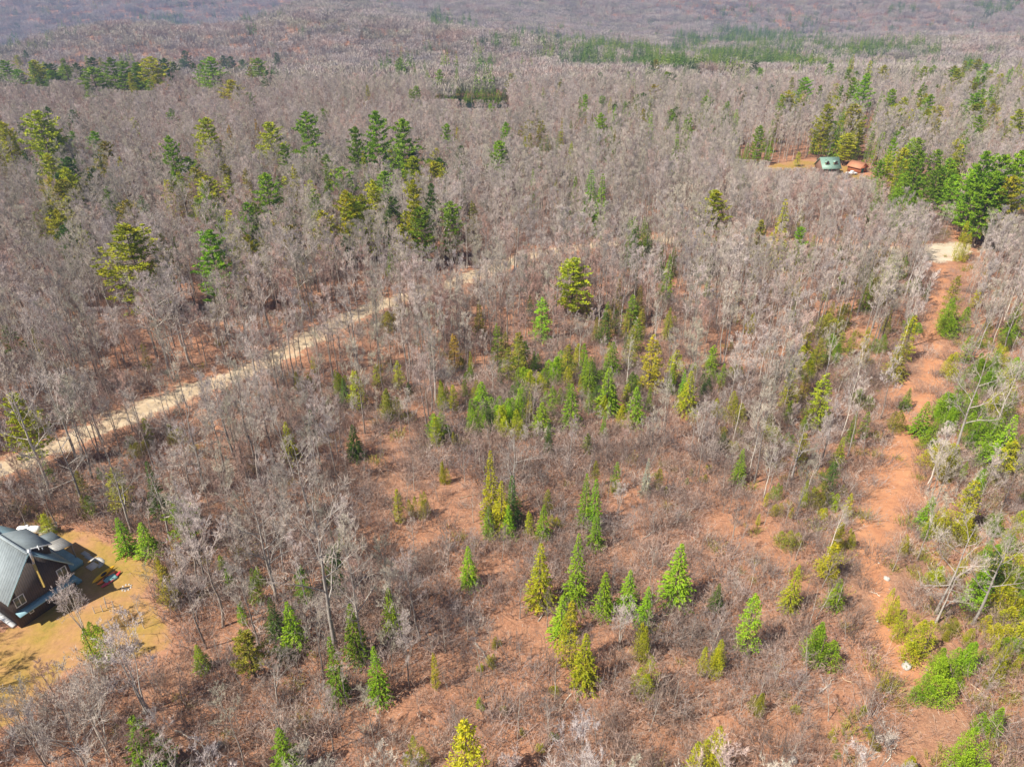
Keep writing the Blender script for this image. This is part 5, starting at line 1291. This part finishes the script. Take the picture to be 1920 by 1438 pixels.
# propane tank on its two feet
def capsule(m, a, b, r, K=12):
    a, b = Vector(a), Vector(b); d = (b - a).normalized(); pts, rad = [], []
    for t in np.linspace(0, math.pi / 2, 5): pts.append(a - d * r * math.cos(t) * .8); rad.append(max(.01, r * math.sin(t)))
    for t in np.linspace(math.pi / 2, 0, 5): pts.append(b + d * r * math.cos(t) * .8); rad.append(max(.01, r * math.sin(t)))
    m.tube([tuple(p) for p in pts], rad, K)
ta, tb = hl(6.6, -18.9, .95), hl(8.0, -16.6, .95)
T0 = empty('propane_tank', hl(7.3, -17.8), 0); tag(T0, 'long white propane tank behind the grey house', 'propane tank')
base = Vector(T0.location); m = MB(); capsule(m, ta - base, tb - base, .62); link('tank', m.mesh('tank', MAT['tank_white'], True), T0)
m = MB(); m.tube([(0, 0, 1.5), (0, 0, 1.8)], [.2, .2], 10); link('dome', m.mesh('dome', MAT['tank_white']), T0)
for t in (.25, .75):
    p = ta.lerp(tb, t) - base; m = MB(); m.box((p.x - .15, p.y - .4, -.05), (p.x + .15, p.y + .4, .5)); link('foot', m.mesh('foot', MAT['stone']), T0)
# little trailer beside it
W0 = empty('utility_trailer', hl(9.0, -15.6), math.atan2(.505, .863)); tag(W0, 'small dark rail-sided trailer beside the propane tank', 'trailer')
m = MB(); m.box((-1.3, -.7, .45), (1.3, .7, .55)); link('bed', m.mesh('bed', MAT['post_wood']), W0)
m = MB()
for y_ in (-.7, .66):
    for z_ in (.75, .98): m.box((-1.3, y_, z_), (1.3, y_ + .04, z_ + .07))
    for x_ in (-1.3, -.4, .4, 1.24): m.box((x_, y_ - .003, .56), (x_ + .06, y_ + .045, 1.1))
link('rail', m.mesh('rail', MAT['steel']), W0)
for y_ in (-.82, .82):
    m = MB(); m.tube([(0, y_ - .08, .32), (0, y_ + .08, .32)], [.32, .32], 14); link('wheel', m.mesh('wheel', MAT['rubber']), W0)
# ring of stones with charred wood on the lawn
FR = empty('fire_ring', hl(7.8, 5.65)); tag(FR, 'small dark fire ring of stones on the lawn', 'fire pit')
for k in range(9):
    a_ = k * .7; m = MB(); m.tube([(math.cos(a_) * .62, math.sin(a_) * .62, -.05), (math.cos(a_) * .66, math.sin(a_) * .64, .16)], [.17, .11], 6); link('ring_stone', m.mesh('ring_stone', MAT['stone']), FR)
m = MB(); m.tube([(0, 0, .0), (0, 0, .05)], [.5, .45], 12); link('ashes', m.mesh('ashes', MAT['ash']), FR)
m = MB(); m.tube([(-.5, -.1, .1), (.55, .15, .14)], [.07, .06], 6); link('burnt_log', m.mesh('burnt_log', MAT['ash']), FR)
# garden fence of thin posts and wire
fpx = [(178, 1150), (193, 1147), (201, 1141), (199, 1132), (214, 1139), (215, 1149), (228, 1146), (238, 1154), (241, 1162), (250, 1162), (255, 1170)]
fp = [P(*q) for q in fpx]; GF = empty('garden_fence', fp[0]); tag(GF, 'thin wire garden fence zigzagging over the lawn below the house', 'fence')
for p in fp:
    q = p - fp[0]; m = MB(); m.tube([(q.x, q.y, q.z - .2), (q.x + .03, q.y, q.z + 1.35)], [.06, .05], 5); link('post', m.mesh('post', MAT['post_wood']), GF)
m = MB()
for z_ in (.5, 1.1):
    for a_, b_ in zip(fp[:-1], fp[1:]): m.tube([tuple(a_ - fp[0] + Vector((0, 0, z_))), tuple(b_ - fp[0] + Vector((0, 0, z_)))], [.018, .018], 4)
link('wire', m.mesh('wire', MAT['post_wood']), GF)

def boulder(px, py, r, label, mat='stone', sq=(1, .8, .7), seed=0):
    g_ = np.random.RandomState(seed + 900); p = P(px, py); bmv = []; nu, nv = 12, 8
    for j in range(nv + 1):
        th = math.pi * j / nv
        for i in range(nu):
            a_ = 2 * math.pi * i / nu; n_ = 1 + .16 * math.sin(3 * a_ + seed) * math.sin(2 * th) + .10 * math.sin(5 * th + a_ * 2 + seed) + g_.normal() * .035
            bmv.append((r * sq[0] * n_ * math.sin(th) * math.cos(a_), r * sq[1] * n_ * math.sin(th) * math.sin(a_), r * sq[2] * n_ * math.cos(th) + r * sq[2] * .35))
    m = MB(); m.add(bmv, [(j * nu + i, (j + 1) * nu + i, (j + 1) * nu + (i + 1) % nu, j * nu + (i + 1) % nu) for j in range(nv) for i in range(nu)])
    o = link('boulder', m.mesh('boulder', MAT[mat]), None, p); o.rotation_euler.z = seed; tag(o, label, 'boulder')
boulder(1699, 1250, .72, 'pale boulder alone at the lower end of the dirt trail', 'pale_stone', seed=1)
boulder(1662, 1086, .48, 'pale stone on the rim of the narrow trail', 'pale_stone', seed=2)
boulder(276, 1031, .75, 'grey boulder beside the two small evergreens at the lawn edge', seed=3)
boulder(290, 1024, .55, 'grey boulder right of the larger one at the lawn edge', 'pale_stone', seed=4)
boulder(273, 1040, .35, 'small stone below the lawn edge boulders', 'pale_stone', seed=5)
boulder(1646, 1165, .22, 'tiny white stone in the middle of the lower trail', 'pale_stone', seed=6)
boulder(1487, 1427, .6, 'half-buried grey boulder at the bottom edge right of centre', seed=7)
boulder(412, 1398, .5, 'pale stone in the brush near the bottom left', 'pale_stone', seed=8)

def log(a, b, r, label, mat='log_wood', forky=True):
    A, B = P(*a), P(*b); g_ = np.random.RandomState(int(a[0]))
    n = 6; pts = [A.lerp(B, t) for t in np.linspace(0, 1, n)]
    pts = [(p.x + g_.normal() * .08, p.y + g_.normal() * .08, hz(p.x, p.y) + r * .8 + .15 * (i / n)) for i, p in enumerate(pts)]
    m = MB(); m.tube(pts, np.linspace(r, r * .35, n), 7); e = empty('fallen_log', pts[0]); base = Vector(pts[0])
    m.v = [v - np.array(pts[0]) for v in m.v]; link('stem', m.mesh('stem', MAT[mat]), e); tag(e, label, 'fallen log', 'fallen logs')
    m = MB(); d = (B - A).normalized()
    for k in range(4):
        t = .4 + .15 * k; q = A.lerp(B, t) - base; q.z = .1; s_ = (-1) ** k
        m.tube([tuple(q), tuple(q + d * .5 + Vector((-d.y, d.x, 0)) * s_ * .5 + Vector((0, 0, .35)))], [r * .3, r * .1], 4)
    link('broken_branch', m.mesh('broken_branch', MAT[mat]), e)
for a, b, r, lb, mt in [((893, 1205), (922, 1252), .16, 'dark broken log in the lower middle clearing', 'post_wood'), ((1704, 1198), (1756, 1238), .12, 'orange-brown log lying right of the lower trail', 'log_wood'),
    ((1536, 1300), (1566, 1272), .10, 'pale log in the brush left of the trail end', 'log_pale'), ((1580, 1270), (1600, 1283), .09, 'short tan log beside the pale one', 'log_wood'), ((1822, 1283), (1850, 1308), .10, 'tan log in the lower right thicket', 'log_wood'),
    ((640, 770), (682, 792), .16, 'orange-brown fallen log below the tall trunks', 'log_wood'), ((1650, 1118), (1632, 1110), .07, 'thin white stick across the narrow trail', 'log_pale'), ((1205, 1010), (1245, 985), .10, 'pale log behind the right clearing spruces', 'log_pale'),
    ((1010, 1165), (1035, 1128), .10, 'pale leaning log left of the central spruce cluster', 'log_pale'), ((330, 1370), (372, 1392), .12, 'grey log in the lower left brush', 'log_pale'), ((860, 935), (905, 925), .08, 'thin log in the clearing left of the spruce group', 'log_wood'),
    ((1680, 1395), (1662, 1430), .09, 'pale stem lying at the bottom right', 'log_pale'), ((1185, 800), (1215, 825), .10, 'pinkish fallen log right of the green thicket', 'log_wood'), ((430, 860), (520, 850), .14, 'dark log among trunks below the road', 'post_wood'),
    ((120, 955), (200, 945), .14, 'dark fallen trunk between the road and the house', 'post_wood'), ((1300, 1170), (1340, 1190), .09, 'pale broken log right of the central spruces', 'log_pale'), ((1070, 1300), (1045, 1340), .09, 'pale log below the central spruce cluster', 'log_pale')]:
    log(a, b, r, lb, mt)

# ------------------------------------------------------------------ cabin, shed, truck and pole at the far right
def house(name, c, rz, w_, d_, ez, az, wallm, roofm, label, cat='house', over=.5):
    """ridge along local x; front faces local -y"""
    e = empty(name, c, rz); tag(e, label, cat)
    m = MB(); m.prism([(-w_ / 2, -d_ / 2, -.4), (-w_ / 2, d_ / 2, -.4), (-w_ / 2, d_ / 2, ez), (-w_ / 2, 0, az - .1), (-w_ / 2, -d_ / 2, ez)], (w_, 0, 0)); link('wall', m.mesh('wall', MAT[wallm]), e)
    s_ = (az - ez) / (d_ / 2); E = d_ / 2 + over
    for sd_ in (-1, 1):
        m = MB(); m.prism([(-w_ / 2 - over, 0, az), (-w_ / 2 - over, sd_ * E, az - s_ * E), (-w_ / 2 - over, sd_ * E, az - s_ * E + .15), (-w_ / 2 - over, 0, az + .17)], (w_ + 2 * over, 0, 0)); link('roof', m.mesh('roof', MAT[roofm]), e)
    return e
def pane(e, name, lo, hi, mat, frame=None):
    m = MB(); m.box(lo, hi); o = link(name, m.mesh(name, MAT[mat]), e)
    return o
cb = P(1549, 324); cb.z = hz(cb.x, cb.y)
cab = house('log_cabin', cb, .10, 7.8, 7.6, 3.0, 6.6, 'cabin_log', 'green_roof', 'log cabin with pale green metal roof and two small dormers')
for x_ in (-1.9, 1.9):
    m = MB(); m.prism([(x_ - .75, -3.0, 4.3), (x_ + .75, -3.0, 4.3), (x_ + .75, -3.0, 5.2), (x_, -3.0, 5.8), (x_ - .75, -3.0, 5.2)], (0, 2.2, 0)); d_ = link('dormer', m.mesh('dormer', MAT['log_wood']), cab)
    for s_ in (-1, 1):
        m = MB(); m.prism([(x_, -3.2, 5.85), (x_ + s_ * .95, -3.2, 5.08), (x_ + s_ * .95, -3.2, 5.18), (x_, -3.2, 5.97)], (0, 2.3, 0)); link('dormer_roof', m.mesh('dormer_roof', MAT['green_roof']), d_)
    m = MB(); m.box((x_ - .35, -3.04, 4.45), (x_ + .35, -2.99, 5.15)); link('dormer_window', m.mesh('dormer_window', MAT['cockpit_black']), d_)
m = MB(); m.box((-4.4, -5.8, .6), (3.9, -3.82, .8)); 
for x_ in (-4.4, -2, 1, 3.7): m.box((x_, -5.78, .8), (x_ + .12, -5.66, 1.8))
m.box((-4.4, -5.8, 1.7), (3.9, -5.7, 1.82)); link('porch', m.mesh('porch', MAT['post_wood']), cab)
for x_ in (-3.2, .6, 2.6): pane(cab, 'window', (x_, -3.86, 1.2), (x_ + 1.1, -3.8, 2.3), 'glass')
pane(cab, 'door', (-1.2, -3.87, .5), (-.2, -3.8, 2.5), 'door_green')
sb = P(1606, 322); sb.z = hz(sb.x, sb.y)
shd = house('wooden_shed', sb, math.radians(122), 6.2, 5.0, 2.5, 4.3, 'shed_wall', 'shed_roof', 'small red-brown shed with orange roof right of the cabin', 'shed')
pane(shd, 'door', (-3.14, -.3, .0), (-3.08, 1.5, 2.1), 'door_green'); pane(shd, 'window', (-3.14, -2.0, 1.0), (-3.08, -1.0, 2.0), 'glass')
tp = P(1596, 328)
TR_ = empty('pickup_truck', tp, .0); tag(TR_, 'small white pickup truck parked in front of the orange-roofed shed', 'truck')
m = MB(); m.prism([(-2.3, -.85, .45), (2.3, -.85, .45), (2.35, -.85, .95), (1.2, -.85, 1.05), (-2.3, -.85, 1.05)], (0, 1.7, 0)); link('body', m.mesh('body', MAT['tank_white']), TR_)
m = MB(); m.prism([(-.5, -.75, 1.053), (1.15, -.75, 1.053), (.75, -.75, 1.65), (-.4, -.75, 1.65)], (0, 1.5, 0)); cbn = link('cab', m.mesh('cab', MAT['tank_white']), TR_)
m = MB(); m.box((-.35, -.77, 1.15), (.72, .77, 1.5)); link('side_window', m.mesh('side_window', MAT['cockpit_black']), cbn)
for x_ in (-1.5, 1.5):
    for y_ in (-.82, .82):
        m = MB(); m.tube([(x_, y_ - .1, .36), (x_, y_ + .1, .36)], [.36, .36], 12); link('wheel', m.mesh('wheel', MAT['rubber']), TR_)
pp = P(1650, 351); UP = empty('utility_pole', pp); tag(UP, 'pale wooden utility pole beside the cabin driveway', 'utility pole')
m = MB(); m.tube([(0, 0, -.5), (.1, 0, 9.0)], [.17, .12], 8); link('pole', m.mesh('pole', MAT['log_pale']), UP)
m = MB(); m.box((-.9, -.08, 7.9), (1.1, .08, 8.06)); link('crossarm', m.mesh('crossarm', MAT['log_pale']), UP)
m = MB(); m.tube([(.35, .0, 6.7), (.35, 0, 7.6)], [.25, .25], 8); link('transformer', m.mesh('transformer', MAT['steel']), UP)
for (a, b, rz, lb), p in zip(FARH, FARP):
    house('farmhouse', p, rz, 8 if a == 1408 else 6, 5, 3.0, 4.6, 'pink_wall' if a == 1331 else 'white_paint', 'porch_metal' if a != 1331 else 'pink_wall', lb)

# ------------------------------------------------------------------ the air
m = MB(); m.box((-8000, -3800, -160), (8000, 9300, 560))
hzm = bpy.data.materials.new('haze'); hzm.use_nodes = True; t = hzm.node_tree
for n_ in list(t.nodes):
    if n_.type == 'BSDF_PRINCIPLED': t.nodes.remove(n_)
pv = t.nodes.new('ShaderNodeVolumePrincipled'); pv.inputs['Density'].default_value = 2.2e-4; pv.inputs['Color'].default_value = (.33, .46, .78, 1); pv.inputs['Anisotropy'].default_value = .2
t.links.new(pv.outputs[0], t.nodes['Material Output'].inputs['Volume'])
tag(link('haze', m.mesh('haze', hzm)), 'thin bluish haze hanging over the far hills', 'haze', kind='stuff')
